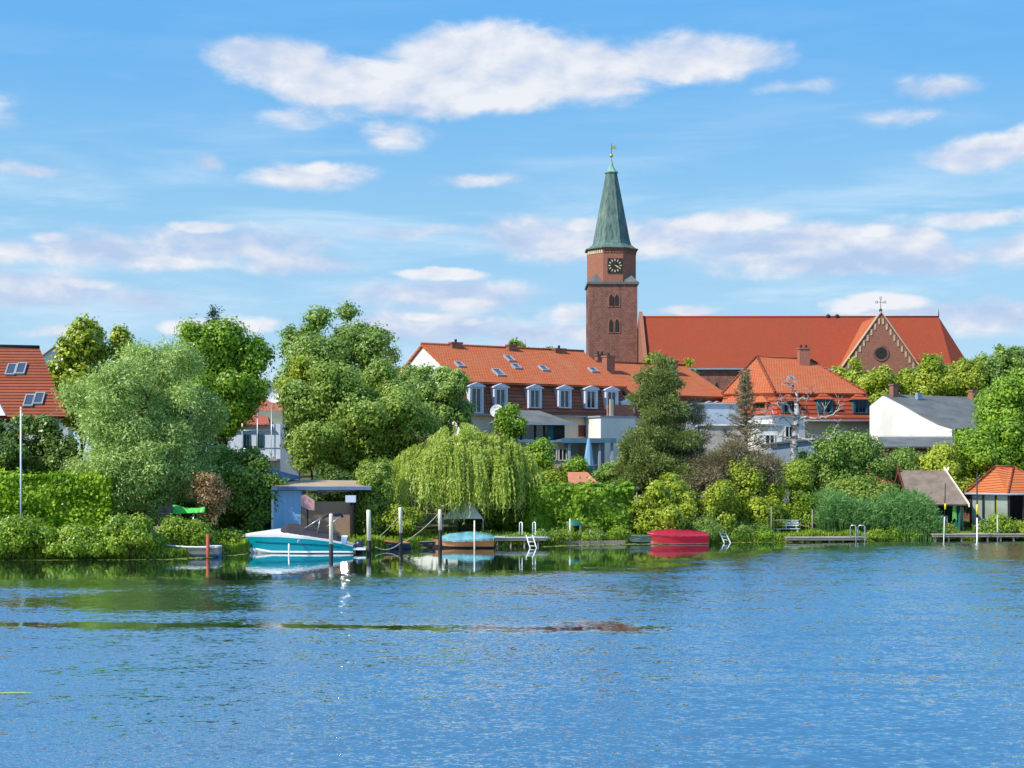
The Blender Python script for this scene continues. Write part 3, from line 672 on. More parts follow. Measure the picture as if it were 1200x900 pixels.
def dormer(par, fr, t, z0, z1, w_, dpt, fm, cap=None, gmull=1, roofm=None):
    b_ = MB(); zf = z1 - .38
    b_.box(fr, t - w_/2, t - w_/2 + .2, -dpt, .5, z0, zf).box(fr, t + w_/2 - .2, t + w_/2, -dpt, .5, z0, zf).box(fr, t - w_/2 + .2, t + w_/2 - .2, -dpt, .5, z0, z0 + .1).box(fr, t - w_/2 + .2, t + w_/2 - .2, -dpt, .5, zf - .16, zf)
    o = b_.build('dormer', fm, par)
    e = .12
    if cap is None:
        pa = [fr.p(t - w_/2 - e, -dpt - .12, zf), fr.p(t + w_/2 + e, -dpt - .12, zf), fr.p(t + w_/2 + e, -dpt - .12, zf + .1), fr.p(t, -dpt - .12, z1), fr.p(t - w_/2 - e, -dpt - .12, zf + .1)]
        pb_ = [p + fr.n * (dpt + .9) for p in pa]
        MB().prism(pa, pb_).build('dormer_roof', roofm or fm, o)
    else:
        pk = fr.p(t, .45, z1 + .35); pk2 = fr.p(t, .9, z1 + .35)
        c_ = [fr.p(t - w_/2 - .22, -dpt - .2, zf), fr.p(t + w_/2 + .22, -dpt - .2, zf), fr.p(t + w_/2 + .22, .9, zf), fr.p(t - w_/2 - .22, .9, zf)]
        MB().solid(c_ + [pk, pk2], [(0, 1, 4), (1, 2, 5, 4), (3, 0, 4, 5), (2, 3, 5), (0, 3, 2, 1)]).build('dormer_roof', cap, o)
    f = MB(); iw = w_ - .4
    f.box(fr, t - iw/2, t - iw/2 + .07, -dpt + .1, -dpt + .2, z0 + .1, zf - .16).box(fr, t + iw/2 - .07, t + iw/2, -dpt + .1, -dpt + .2, z0 + .1, zf - .16)
    for k in range(gmull):
        q = t - iw/2 + iw * (k + 1) / (gmull + 1); f.box(fr, q - .035, q + .035, -dpt + .1, -dpt + .2, z0 + .1, zf - .16)
    f.build('window_frame', M['white'] if cap is None else M['teal'], o)
    MB().box(fr, t - iw/2 + .06, t + iw/2 - .06, -dpt + .14, -dpt + .3, z0 + .1, zf - .16).build('pane', M['glass'], o)
    return o
dz_ = lambda py, px: CH + (HZ - py) * (H.p(t_on(px, H), 0, 0).y) / F
for px, pt, pb in ((556, 448.2, 484.5), (584.5, 449.5, 478.5), (624.5, 450.5, 478.5), (659.5, 451.2, 478.5), (690.3, 452, 479), (714.5, 453, 480)):
    dormer(hs, H, t_on(px, H), dz_(pb, px), dz_(pt, px), 1.32, .42, M['lilac'])
for px in (683, 697): window(hs, H, t_on(px, H), .08, dz_(511.5, px), .78, (1.0), M['brownwood'], M['brownwood'], .1, 0, 'shutter')
for t_ in (4.6, L1 - .15): MB().tube([H.p(t_, -.42, mz - .1), H.p(t_, -.1, mz - .7), H.p(t_, -.1, g0)], .06, 6).build('downpipe', M['zinc'], hs)
# lower second house of the same row
h2 = thing('terraced_house', 'lower orange roofed house joining the long mansard house, half hidden by a pine', 'house', tuple(H.p(22, 3, g0)))
e2, r2 = 11.75, 15.0
H2 = Fr(*tuple(H.p(0, .0, 0)), AX)
MB().box(H, L1 + .1, L2, .35, D - .1, g0, e2 - .3).build('wall', M['cream'], h2)
gq = lambda t_: [H.p(t_, .36, e2 - .3), H.p(t_, D - .12, e2 - .3), H.p(t_, D/2, r2 - .2)]
MB().prism(gq(L2 - .3), gq(L2 - .01)).prism(gq(L1 + .15), gq(L1 + .4)).build('gable_wall', M['plasterw'], h2)
n2_ = plane_fn(H.p(0, 0, e2), H.p(5, 0, e2), H.p(0, D/2, r2))
rr2 = MB().slab([H.p(L1 + .22, -.2, e2 - .1), H.p(L2 + .3, -.2, e2 - .1), H.p(L2 + .3, D/2, r2), H.p(L1 + .22, D/2, r2)], .2).slab([H.p(L1 + .22, D/2, r2), H.p(L2 + .3, D/2, r2), H.p(L2 + .3, D + .2, e2 - .1), H.p(L1 + .22, D + .2, e2 - .1)], .2).build('roof', M['orange'], h2)
MB().tube([H.p(L1 + .22, D/2, r2 + .02), H.p(L2 + .3, D/2, r2 + .02)], .14, 6).build('ridge', M['redtile'], rr2)
m2p = lambda t_: [H.p(t_, .30, e2 - .35), H.p(t_, -.15, mz), H.p(t_, .3, mz - .02), H.p(t_, .6, e2 - .35)]
MB().prism(m2p(L1 + .12), m2p(L2)).build('mansard', M['browntile'], h2)
for px in (733.5, 829, 838): dormer(h2, H, t_on(px, H), 9.9, 11.2, 1.4, .35, M['lilac'])
chimney(h2, H, t_on(713, H, 4.6), 4.6, 13.0, 15.3, .9, .8, M['brick2'], 1)
chimney(h2, H, t_on(703, H, 8.0), 8.0, 13.4, 15.7, .9, .6, M['brick'], 2)
chimney(h2, H, t_on(787, H, 4.8), 4.8, 13.0, 15.1, .9, .8, M['brownb'], 1)
# white extension beside the dormers, with a brick terrace screen
AN = Fr(*tuple(H.p(t_on(704, H, -2.4), -2.4, 0)), AX)
an = thing('house_extension', 'white flat roofed extension with a brick parapet beside the pergola', 'extension', tuple(AN.p(2, 1, g0)))
zt_ = zof(489, AN.o.y)
MB().box(AN, 0, 3.7, 0, 2.35, g0, zt_).build('wall', M['plasterw'], an)
MB().box(AN, -.12, 3.8, -.12, 2.33, zt_, zt_ + .14).build('roof_edge', M['zinc'], an)
MB().box(AN, .85, 3.6, .1, .35, zt_ + .14, zt_ + 1.15).build('parapet', M['brick2'], an)
MB().box(AN, 1.0, 1.35, .0, .1, zt_ + .14, zt_ + 1.6).build('chimney', M['cream'], an)
# glazed veranda in front of the long house
VB = Fr(xof(599, 113), 113.0, 0, R(14))
vb = thing('veranda', 'glazed upstairs veranda with a grey hipped roof and dark posts on the cream house', 'veranda', tuple(VB.p(2, 1, ground(0, 113))))
v0, v1, v2 = zof(515.5, 113), zof(495, 113), zof(482, 116)
gv_ = ground(1, 113)
VL = 4.45
MB().box(VB, .05, VL, .05, 5.6, gv_ - .3, v0 - .2).build('wall', M['cream'], vb)
MB().box(VB, -.15, VL + .2, -.2, 5.6, v0 - .2, v0).build('floor_slab', M['white'], vb)
for q in (.1, .85, 2.0, 2.75, 3.6, VL - .1): MB().box(VB, q - .09, q + .09, .05, .22, v0, v1).build('post', M['dark'], vb)
MB().box(VB, .12, VL - .12, .1, .16, v0 + .05, v1 - .1).build('pane', M['glass'], vb)
MB().box(VB, 3.02, 3.5, .04, .09, v0 + .1, v1 - .25).build('curtain', M['teal'], vb)
for s_ in (.02, VL - .14): MB().box(VB, s_, s_ + .12, .23, 5.4, v0, v1).build('side_wall', M['bluegrey'], vb)
e_ = .55
rv = MB()
a_, b_, c_, d_ = VB.p(-e_, -.5, v1), VB.p(VL + e_, -.5, v1), VB.p(VL + e_, 5.6, v1 + .1), VB.p(-e_, 5.6, v1 + .1)
p1, p2 = VB.p(.9, 3.4, v2 + .1), VB.p(VL - 1.2, 3.4, v2 + .1)
rv.slab([a_, b_, p2, p1], .16); rv.slab([b_, c_, p2], .16); rv.slab([d_, a_, p1], .16); rv.slab([c_, d_, p1, p2], .16)
rvo = rv.build('roof', M['greyroof'], vb)
MB().box(VB, -e_, VL + e_, -.62, -.5, v1 - .2, v1 + .02).build('gutter', M['zinc'], rvo)
MB().tube([VB.p(-.35, -.1, v1 - .15), VB.p(.0, .0, v1 - .6), VB.p(.0, 0, gv_)], .06, 6).build('downpipe', M['white'], rvo)
for px in (648, 660): window(vb, VB, (xof(px, 113) - VB.o.x) / math.cos(R(14)), .03, zof(540, 113), .7, 1.0, M['white'], None, .08, 1)
# pergola
PG = Fr(xof(665, 111), 111.0, 0, R(8))
pg = thing('pergola', 'open terrace pergola with a blue painted beam and dark recess', 'pergola', tuple(PG.p(2, 1, ground(5, 112))))
q0, q1 = ground(5, 112), zof(513.5, 111)
MB().box(PG, -.4, 3.75, -.15, 3.4, q1 - .28, q1 - .06).build('roof', M['bluebeam'], pg)
MB().box(PG, -.5, 3.85, -.3, -.16, q1 - .36, q1).build('beam', M['bluebeam'], pg)
for q in (.15, 2.55, 3.55): MB().box(PG, q - .09, q + .09, -.05, .13, q0 - .2, q1 - .29).build('post', M['bluegrey'], pg)
MB().box(PG, .0, 3.6, 3.1, 3.3, q0, q1 - .3).build('back_wall', M['bluegrey'], pg)
MB().box(PG, 1.55, 1.85, 2.9, 3.09, q0, q1 - .5).build('door', M['tan'], pg)
# ------------------------------------------------------------------ hipped house
g3 = ground(30, 132) - .5
hp = thing('hipped_house', 'ochre house with an orange hipped roof, red mansard and two small dormers with teal windows', 'house', (xof(930, 134), 134, g3))
ea = [at(846, 461.5, 132.5), at(908, 460.2, 129.0), at(1016.5, 461, 131.5), at(1012, 464, 145), at(852, 464, 145)]
ap1, ap2 = at(887, 418.0, 138), at(949, 421.3, 138.5)
rh = MB()
for q in ([ea[0], ea[1], ap1], [ea[1], ea[2], ap2, ap1], [ea[2], ea[3], ap2], [ea[3], ea[4], ap1, ap2], [ea[4], ea[0], ap1]): rh.slab(q, .18)
rho = rh.build('roof', M['orange'], hp)
rid = MB()
for q in ((ea[0], ap1), (ea[1], ap1), (ap1, ap2), (ap2, ea[2])): rid.tube([p + Vector((0, 0, .05)) for p in q], .12, 6)
rid.build('ridge', M['redtile'], rho)
C0 = (ea[0] + ea[1] + ea[2] + ea[3] + ea[4]) / 5
mtop = [C0 + (p - C0) * .965 + Vector((0, 0, -.2 - (p.z - C0.z))) for p in ea]
mbot = [Vector((p.x, p.y, 9.25)) for p in [C0 + (q - C0) * 1.0 for q in ea]]
mbot[2] = at(1033.5, 494, 131.0); mbot[1] = at(912, 493, 128.3); mbot[0] = at(838, 493, 132.0)
for p in mbot: p.z = 9.22
mo = MB()
for k in range(5): mo.face([mbot[k], mbot[(k+1) % 5], mtop[(k+1) % 5], mtop[k]])
mo.face(mtop).face(mbot[::-1]); mo.build('mansard', M['redmans'], hp)
MB().tube([mbot[0], mbot[1], mbot[2]], .1, 6).build('gutter', M['zinc'], hp)
wb = [C0 + (p - C0) * .95 for p in mbot]
MB().prism([Vector((p.x, p.y, g3)) for p in wb], [Vector((p.x, p.y, 9.2)) for p in wb]).build('wall', M['ochre'], hp)
dirf = (mbot[2] - mbot[1]); HF = Fr(mbot[1].x, mbot[1].y, 0, math.atan2(dirf.y, dirf.x))
for px, pt, pb in ((925, 465, 484.5), (966.5, 463.5, 484.5), (1008, 463.8, 484.5)):
    tt = t_on(px, HF, .35); yy = HF.p(tt, .35, 0).y
    dormer(hp, Fr(*tuple(HF.p(0, .35, 0)), math.atan2(dirf.y, dirf.x)), tt, zof(pb, yy), zof(pt, yy) , 1.5, .15, M['teal'], M['redmans'], 2)
dirl = (mbot[1] - mbot[0]); HL = Fr(mbot[0].x, mbot[0].y, 0, math.atan2(dirl.y, dirl.x))
for px in (856, 890):
    tt = t_on(px, HL, .35)
    dormer(hp, Fr(*tuple(HL.p(0, .35, 0)), math.atan2(dirl.y, dirl.x)), tt, 9.7, 11.3, 1.6, .15, M['orange'], M['orange'], 1)
WF = Fr(*tuple(wb[1]), math.atan2((wb[2]-wb[1]).y, (wb[2]-wb[1]).x)); WF.o.z = 0
for px in (956, 1003, 980): window(hp, WF, t_on(px, WF), -.02, 6.5, .9, 1.5, M['white'], None, .08, 1)
CHF = Fr(ap1.x, ap1.y, 0, math.atan2((ap2 - ap1).y, (ap2 - ap1).x))
chimney(hp, CHF, t_on(941.5, CHF, -1.2), -1.2, 14.2, 16.35, 1.0, .9, M['brick2'], 2)
nh = plane_fn(ea[1], ea[2], ap1)
def onplane(px, py, A, n):
    d = Vector(((px - 600) / F, 1, (HZ - py) / F)); k = (A - Vector((0, 0, CH))).dot(n) / d.dot(n); return Vector((0, 0, CH)) + d * k
skylight(rho, onplane(927, 443.5, ea[1], nh), (ea[2] - ea[1]), nh, .6, .6)
# ------------------------------------------------------------------ white gabled house
WH = Fr(36.5, 118.0, 0, AX); g4 = ground(36, 120) - .4
wh = thing('white_house', 'white house end wall under a concave grey roof beside the hipped house', 'house', tuple(WH.p(4, 4, g4)))
prof = [(0, 8.35), (1.6, 8.75), (3.4, 9.5), (5.4, 10.45), (7.8, 11.45), (9.4, 10.6)]
LW = 11.5
pf = [WH.p(0, d, z - .16) for d, z in prof] ; pf0 = pf + [WH.p(0, 9.4, g4), WH.p(0, 0, g4)]
MB().prism([p + WH.a * .35 for p in pf0], pf0).build('gable_wall', M['plasterw'], wh)
MB().box(WH, .36, LW, .05, 9.3, g4, 7.9).build('wall', M['bluegrey'], wh)
rw_ = MB()
for (d0, z0), (d1, z1) in zip(prof[:-1], prof[1:]):
    rw_.slab([WH.p(.12, d0 - (.3 if d0 == 0 else 0), z0 - (.07 if d0 == 0 else 0)), WH.p(LW, d0 - (.3 if d0 == 0 else 0), z0 - (.07 if d0 == 0 else 0)), WH.p(LW, d1, z1), WH.p(.12, d1, z1)], .14)
rwo = rw_.build('roof', M['greyroof'], wh)
MB().tube([WH.p(0, -.32, 8.2), WH.p(LW, -.32, 8.2)], .09, 6).build('gutter', M['dark'], rwo)
chimney(wh, WH, .9, 7.4, 10.9, 12.2, .6, .5, M['brownb'], 0)
chimney(wh, WH, LW - .6, 7.2, 11, 11.9, 1.1, .5, M['brick2'], 1)
for t_ in (2.4, 4.2): window(wh, WH, t_, .0, 7.0, .9, .75, M['white'], None, .08, 1)
MB().tube([WH.p(.5, -.3, 8.1), WH.p(.5, -.02, 7.6), WH.p(.5, -.08, g4)], .06, 6).build('downpipe', M['zinc'], wh)
MB().box(WH, 3.0, 3.6, 6.6, 6.9, 11, 11.6).build('roof_hatch', M['zinc'], rwo)
# low brick shed with a grey roof in front of it
SH = Fr(xof(1034, 112), 112.0, 0, R(6)); g5 = ground(33, 112) - .3
shd = thing('brick_shed', 'low red brown shed with a shallow grey roof beneath the white house wall', 'shed', tuple(SH.p(3, 1, g5)))
s0 = zof(522.5, 112)
MB().box(SH, .3, 7.4, .2, 4.0, g5, s0 - .18).build('wall', M['brick2'], shd)
so_ = MB().slab([SH.p(-.1, -.1, s0 - .05), SH.p(7.9, -.1, s0 - .05), SH.p(7.9, 4.2, s0 + .75), SH.p(1.2, 4.2, s0 + .75)], .14).build('roof', M['greyroof'], shd)
MB().box(SH, 1.3, 7.9, 4.05, 4.25, s0 + .76, s0 + .86).build('ridge', M['white'], so_)
# flat roofed grey buildings between pine and birch
def flat_building(name, label, fr, L, Dp, z0, z1, wm_, rm, win=0, lean=0.):
    b_ = thing(name, label, 'building', tuple(fr.p(L/2, Dp/2, z0)))
    MB().prism([fr.p(0, 0, z0), fr.p(L, 0, z0), fr.p(L, Dp, z0), fr.p(0, Dp, z0)], [fr.p(0, 0, z1), fr.p(L, 0, z1 + lean), fr.p(L, Dp, z1 + lean), fr.p(0, Dp, z1)]).build('wall', wm_, b_)
    MB().slab([fr.p(-.2, -.2, z1 + .15), fr.p(L + .2, -.2, z1 + .15 + lean), fr.p(L + .2, Dp + .2, z1 + .15 + lean), fr.p(-.2, Dp + .2, z1 + .15)], .14).build('roof', rm, b_)
    for k in range(win): window(b_, fr, L * (k + 1) / (win + 1), -.02, z1 - 1.9, .8, 1.2, M['white'], None, .08, 1)
    return b_
ga = ground(17, 122)
flat_building('flat_roofed_house', 'blue grey box shaped house behind the withered conifer', Fr(xof(815, 124), 124, 0, R(3)), 4.0, 5, ga, zof(474, 124), M['bluegrey'], M['zinc'], 0)
flat_building('garage', 'low pale grey garage with a white roof edge behind the withered conifer', Fr(xof(828, 119), 119, 0, R(3)), 4.9, 4, ga, zof(499, 119), M['concrete'], M['white'], 0)
flat_building('outbuilding', 'small white outbuilding between the withered conifer and the bare birch', Fr(xof(888, 116), 116, 0, R(5)), 2.0, 4, ga, zof(499, 116), M['plasterw'], M['zinc'], 1)
flat_building('annex', 'tall narrow cream annex just behind the bare birch trunk', Fr(xof(905, 120), 120, 0, R(20)), 3.2, 5, ga, zof(489, 120), M['plasterw'], M['zinc'], 1)
flat_building('lean_to', 'blue grey lean-to with a slanting dark roof edge behind the bare birch', Fr(xof(903, 113), 113, 0, R(2)), 4.2, 3, ga, zof(522, 113), M['bluegrey'], M['greyroof'], 0, lean=.55)
# ------------------------------------------------------------------ houses on the bank to the west
g6 = ground(-38, 106) - .3
lh = thing('tiled_roof_house', 'house with a steep dark red ribbed tile roof and two roof windows above the hedge', 'house', (xof(30, 108), 108, g6))
A0, B0, C1, D1 = at(-130, 490, 103.5), at(79, 487.5, 104.5), at(46, 407, 110.5), at(-130, 403, 110)
n6 = plane_fn(A0, B0, C1)
lr = MB().slab([A0, B0, C1, D1], .25).slab([D1, C1, at(79, 487.5, 104.5) + Vector((-8.0, 12.0, 0)), A0 + Vector((0, 13, 0))], .25).build('roof', M['redtile'], lh)
MB().tube([D1, C1], .16, 6).build('ridge', M['dark'], lr)
wl = [Vector((p.x, p.y, g6)) for p in (A0 + Vector((0, .5, 0)), B0 + Vector((-.5, .5, 0)), B0 + Vector((-7.8, 11.2, 0)), A0 + Vector((0, 12, 0)))]
MB().prism(wl, [Vector((p.x, p.y, A0.z - .3)) for p in wl]).build('wall', M['plasterw'], lh)
gw = [B0 + Vector((-.5, .5, -.3)), B0 + Vector((-7.8, 11.2, -.3)), C1 + Vector((-.4, .3, -.4))]
MB().prism(gw, [p + Vector((-.3, 0, 0)) for p in gw]).build('gable_wall', M['plasterw'], lh)
for px, py in ((13.5, 434), (25, 433), (34.5, 470.5), (46, 468)): skylight(lr, onplane(px, py, A0, n6) + n6 * .05, (B0 - A0), n6, .72, 1.35)
dg = [onplane(-30, 487, A0, n6), onplane(8, 487, A0, n6) , onplane(-8, 455, A0, n6)]
MB().prism([p + Vector((0, -.3, 0)) for p in (dg[0], dg[1], dg[2])], [p + Vector((0, 1.2, 0)) for p in (dg[0], dg[1], dg[2])]).build('dormer', M['plasterw'], lh)
fh = thing('far_house', 'small white gabled house far off between the red roof and the maple', 'house', (xof(60, 180), 180, ground(-58, 180)))
FH = Fr(xof(49, 180), 180, 0, R(12)); z0, z1 = ground(-58, 180), zof(415, 180)
MB().prism([FH.p(0, 0, z0), FH.p(3.2, 0, z0), FH.p(3.2, 0, z1 - .3), FH.p(1.6, 0, z1 + .9), FH.p(0, 0, z1 - .3)], [FH.p(0, 6, z0), FH.p(3.2, 6, z0), FH.p(3.2, 6, z1 - .3), FH.p(1.6, 6, z1 + .9), FH.p(0, 6, z1 - .3)]).build('wall', M['plasterw'], fh)
MB().slab([FH.p(-.3, -.3, z1 - .45), FH.p(1.6, -.3, z1 + 1.05), FH.p(1.6, 6, z1 + 1.05), FH.p(-.3, 6, z1 - .45)], .12).slab([FH.p(1.6, -.3, z1 + 1.05), FH.p(3.5, -.3, z1 - .45), FH.p(3.5, 6, z1 - .45), FH.p(1.6, 6, z1 + 1.05)], .12).build('roof', M['browntile'], fh)
MB().box(FH, 1.2, 4.2, 2, 5, z1 - 2, z1 + .4).slab([FH.p(2.2, 1.8, z1 + .2), FH.p(4.4, 1.8, z1 + .2), FH.p(4.2, 3.5, z1 + 1.0), FH.p(2.2, 3.5, z1 + 1.0)], .1).build('rear_roof', M['orange'], fh)
# pale blue house with scaffold-like balcony
BH = Fr(xof(264, 121), 121, 0, R(-4)); g7 = ground(-24, 121)
bh = thing('blue_house', 'pale blue house with a pink red roof, balcony rails and satellite dish between the trees', 'house', tuple(BH.p(3, 3, g7)))
b1 = zof(497, 121)
MB().box(BH, 0, 4.75, 0, 7, g7, b1).build('wall', M['bluew'], bh)
br_ = M['orange']
pink = tiles('faded red tiles', (.48, .14, .09), (.42, .12, .08), (.25, .08, .06), .36, .28, .03, (.40, .16, .12), gap=.1)
lowr = MB().slab([BH.p(-.3, -.5, b1 - .05), BH.p(3.95, -.5, b1 - .05), BH.p(2.6, 3.2, b1 + 1.75), BH.p(-.3, 3.2, b1 + 1.75)], .15).build('porch_roof', pink, bh)
z3 = zof(462, 124)
MB().slab([BH.p(-.3, 1.2, z3 - 1.75), BH.p(5.4, 1.2, z3 - 1.75), BH.p(5.4, 4.0, z3), BH.p(-.3, 4.0, z3)], .16).slab([BH.p(-.3, 4, z3), BH.p(5.4, 4, z3), BH.p(5.4, 7.3, z3 - 2), BH.p(-.3, 7.3, z3 - 2)], .16).build('roof', pink, bh)
MB().box(BH, 2.6, 4.7, 1.0, 3.0, b1, z3 - 1.5).build('upper_wall', M['greenhouse'], bh)
for px in (289.5, 305.5): window(bh, BH, (xof(px, 121) - BH.o.x), -.02, zof(526, 121), .62, 1.25, M['teal'], None, .08, 1)
rail = MB()
for z in (b1 - .55, b1 - 2.1, b1 - 2.9): rail.tube([BH.p(.2, -.9, z), BH.p(4.6, -.9, z)], .035, 5)
for q in (.6, 1.7, 3.0, 4.2): rail.tube([BH.p(q, -.9, g7), BH.p(q, -.9, b1 + 1.6)], .035, 5)
rail.build('balcony_rail', M['metal'], bh)
MB().box(BH, .1, 4.7, -1.0, 0, b1 - 3.1, b1 - 2.95).build('balcony_floor', M['concrete'], bh)
def dish(label, c, r, facing, pole):
    th = thing('satellite_dish', label, 'satellite dish', tuple(Vector(c) + Vector((0, 0, -pole))))
    f = Vector(facing).normalized(); u = f.cross(Vector((0, 0, 1))).normalized(); v = u.cross(f)
    mb = MB(); c = Vector(c); rings = []
    for k, (q, dpt) in enumerate(((.02, -.12), (.5, -.08), (1., .05), (1.0, .02), (.5, -.11), (.02, -.15))):
        rings.append([c + (u * math.cos(a) + v * math.sin(a)) * r * q + f * (dpt * 2 * r) for a in np.linspace(0, 2 * math.pi, 20, False)])
    for a_, b_ in zip(rings[:-1], rings[1:]):
        for j in range(20): mb.face([a_[j], a_[(j+1) % 20], b_[(j+1) % 20], b_[j]], True)
    mb.build('reflector', M['white'], th)
    MB().tube([c - f * .1 * r, c + f * r * .8 - v * r * .3], .025, 5).build('feed_arm', M['metal'], th)
    MB().tube([c - f * .15 * r - v * r * .2, Vector((c.x, c.y, c.z - pole))], .04, 6).build('mast', M['metal'], th)
dish('white satellite dish on the pink red roof of the pale blue house', at(321, 463, 119.8), .72, (.2, -1, .35), 1.2)
dish('white satellite dish on the wall just below the second dormer', at(582, 481.5, 117.6), .55, (-.3, -1, .35), 1.0)
# ------------------------------------------------------------------ vegetation
def bush(name, label, px, pt, pb, Y, wpx, pal, n, seed, L=.26, W=.16, k=9, ry=None, cat='bush', group=None, clump=.4, **kw):
    return tree(name, label, px, pt, pb, Y, wpx, pal, n, L, W, seed, k, (.38, .58), kw.pop('shape', 'dome'), clump, 30, group, ry or min(2.2, wpx * mpp(Y) * .4), cat, .07, limb=4, **kw)
def hedge(name, label, corners, z0, z1, pal, n, L, W, seed, bulge=.15, cat='hedge', group=None, mshape=None):
    """clipped hedge: leaves over the faces and through the volume of a box on two ground corners with depth"""
    (xa, ya), (xb, yb), dp = corners
    rng = np.random.default_rng(seed)
    d = np.array([xb - xa, yb - ya, 0.]); Lh = np.linalg.norm(d); a = d / Lh; nn = np.array([-a[1], a[0], 0.])
    th = thing(name, label, cat, ((xa + xb) / 2, (ya + yb) / 2, z0), group)
    H_ = z1 - z0; ar = np.array([Lh * H_, Lh * H_ * .5, Lh * dp, dp * H_, dp * H_, Lh * H_ * .7]); ar /= ar.sum()
    f = rng.choice(6, n, p=ar); u = rng.random(n); v = rng.random(n); q = np.abs(rng.normal(0, .12, n))
    t_ = np.where(f == 3, q, np.where(f == 4, Lh - q, u * Lh)); de = np.where(f == 0, q, np.where(f == 1, dp - q, np.where((f == 3) | (f == 4), u * dp, v * dp)))
    z = np.where(f == 2, H_ - q, v * H_); z = np.where(f == 5, rng.random(n) * H_, z)
    bl = bulge * (np.sin(t_ * 2.1 + z * 1.7) + np.sin(t_ * .9 - z * 3.1 + seed) + rng.normal(0, .5, n))
    N0 = np.where((f == 2)[:, None], np.array([0, 0, 1.]), np.where((f == 1)[:, None], nn, np.where((f == 3)[:, None], -a, np.where((f == 4)[:, None], a, -nn))))
    P = np.array([xa, ya, z0]) + a * t_[:, None] + nn * de[:, None] + np.array([0, 0, 1.]) * z[:, None] + N0 * bl[:, None] * .6
    spr = rng.random(n) < .07; P[spr] += N0[spr] * np.abs(rng.normal(0, .22, (spr.sum(), 1)))
    N = unit(N0 * .8 + np.array([0, 0, .4]) + rng.normal(size=(n, 3)) * .55); T = unit(np.cross(N, rng.normal(size=(n, 3))))
    s = rng.uniform(.65, 1.3, n)
    tint = .5 + .18 * np.sin(t_ * 1.3 + z * 2.3) + rng.normal(0, .2, n)
    leaf_mesh('leaves', P, N, T, L * s, W * s, tint, LEAF[pal], th)
    st_ = MB(); r_ = random.Random(seed)
    for k in range(max(3, int(Lh / .8))):
        p = Vector((xa, ya, z0 - .2)) + Vector(a) * (Lh * (k + .5) / max(3, int(Lh / .8))) + Vector(nn) * dp * .5
        st_.tube([p, p + Vector((r_.uniform(-.15, .15), 0, H_ * .5)), p + Vector((r_.uniform(-.4, .4), r_.uniform(-.2, .2), H_ * .85))], [.05, .04, .015], 5)
    st_.build('stems', BARK, th)
    return th
# --- west bank
tree('pollard_willow', 'big round grey green willow leaning over the water beside the clipped hedge', 172, 396, 612, 90, 192, 'silver', 62000, .36, .11, 11, 20, (.36, .52), clump=.6, aligned=.35, hang=.25, r0=.35, limb=9)
tree('maple_tree', 'yellow green maple standing up behind the round grey green willow', 97, 366, 520, 116, 74, 'lime', 16000, .42, .32, 21, 11)
tree('maple_tree', 'smaller yellow green maple crown showing just over the top of the round willow', 155, 370, 500, 119, 50, 'lime', 9000, .42, .32, 23, 8)
tree('maple_tree', 'tall rich green maple behind the round willow with yellowing top leaves', 262, 376, 512, 105, 108, 'bright', 34000, .36, .26, 25, 14, clump=.7)
tree('maple_tree', 'yellow tinged maple crown behind the tall rich green maple', 252, 374, 480, 112, 88, 'lime', 15000, .4, .3, 27, 10)
tree('spruce_tree', 'distant dark spruce with only its pointed tip above the maples', 250, 350, 520, 150, 44, 'spruce', 9000, .5, .12, 29, 26, (.3, .5), 'cone', .5, aligned=.5)
hedge('clipped_hedge', 'long bright green clipped hedge behind the thin pale flagpole', ((xof(-60, 84.2), 83.2), (xof(128, 84.8), 85.2), 1.6), .5, zof(557, 84.5), 'hedge', 42000, .26, .19, 31)
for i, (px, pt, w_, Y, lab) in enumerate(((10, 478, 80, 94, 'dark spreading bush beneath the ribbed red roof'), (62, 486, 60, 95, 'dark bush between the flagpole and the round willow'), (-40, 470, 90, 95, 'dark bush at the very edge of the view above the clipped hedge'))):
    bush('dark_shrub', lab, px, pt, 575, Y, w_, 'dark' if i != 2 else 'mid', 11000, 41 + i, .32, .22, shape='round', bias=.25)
for i, (px, pt, w_, Y, pal, lab) in enumerate(((22, 600, 92, 80.9, 'ivy', 'bushy creeper mound on the waterline at the foot of the flagpole'), (92, 614, 74, 81.0, 'ivy', 'low creeper mound on the waterline between two taller mounds'),
        (153, 597, 62, 81.0, 'ivy', 'rounded creeper mound on the waterline beside the black chair stack'), (219, 600, 60, 83.8, 'ivy', 'dome of creeper rising behind the grey rowboat'), (266, 617, 52, 87.4, 'ivy', 'low leafy creeper by the red mooring post'), (-45, 596, 80, 80.4, 'ivy', 'creeper mound at the water cut by the edge of the view'), (188, 622, 40, 83.0, 'ivy', 'small yellowish creeper patch below the black chair stack'))):
    bush('creeper_mound', lab, px, pt, 657 if Y < 83 else 650, Y, w_, pal, 10000 if w_ > 55 else 5000, 51 + i, .24, .17, hang=.15, k=10)
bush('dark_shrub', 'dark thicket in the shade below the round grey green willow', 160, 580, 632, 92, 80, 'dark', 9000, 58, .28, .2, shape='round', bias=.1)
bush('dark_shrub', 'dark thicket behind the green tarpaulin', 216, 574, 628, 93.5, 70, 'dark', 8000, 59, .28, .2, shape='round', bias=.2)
bush('withered_shrub', 'withered rust brown shrub beside the round willow', 243, 550, 608, 87.0, 44, 'rust', 3800, 61, .24, .13, shape='round')
tree('elder_tree', 'dark glossy elder overhanging the pale blue boathouse', 281, 514, 640, 92.3, 80, 'mid', 20000, .30, .21, 63, 13, bias=-.12)
bush('elder_bush', 'fresh green elder bush in front of the pale blue house', 266, 522, 600, 96, 56, 'bright', 8000, 65, .3, .2, shape='round')
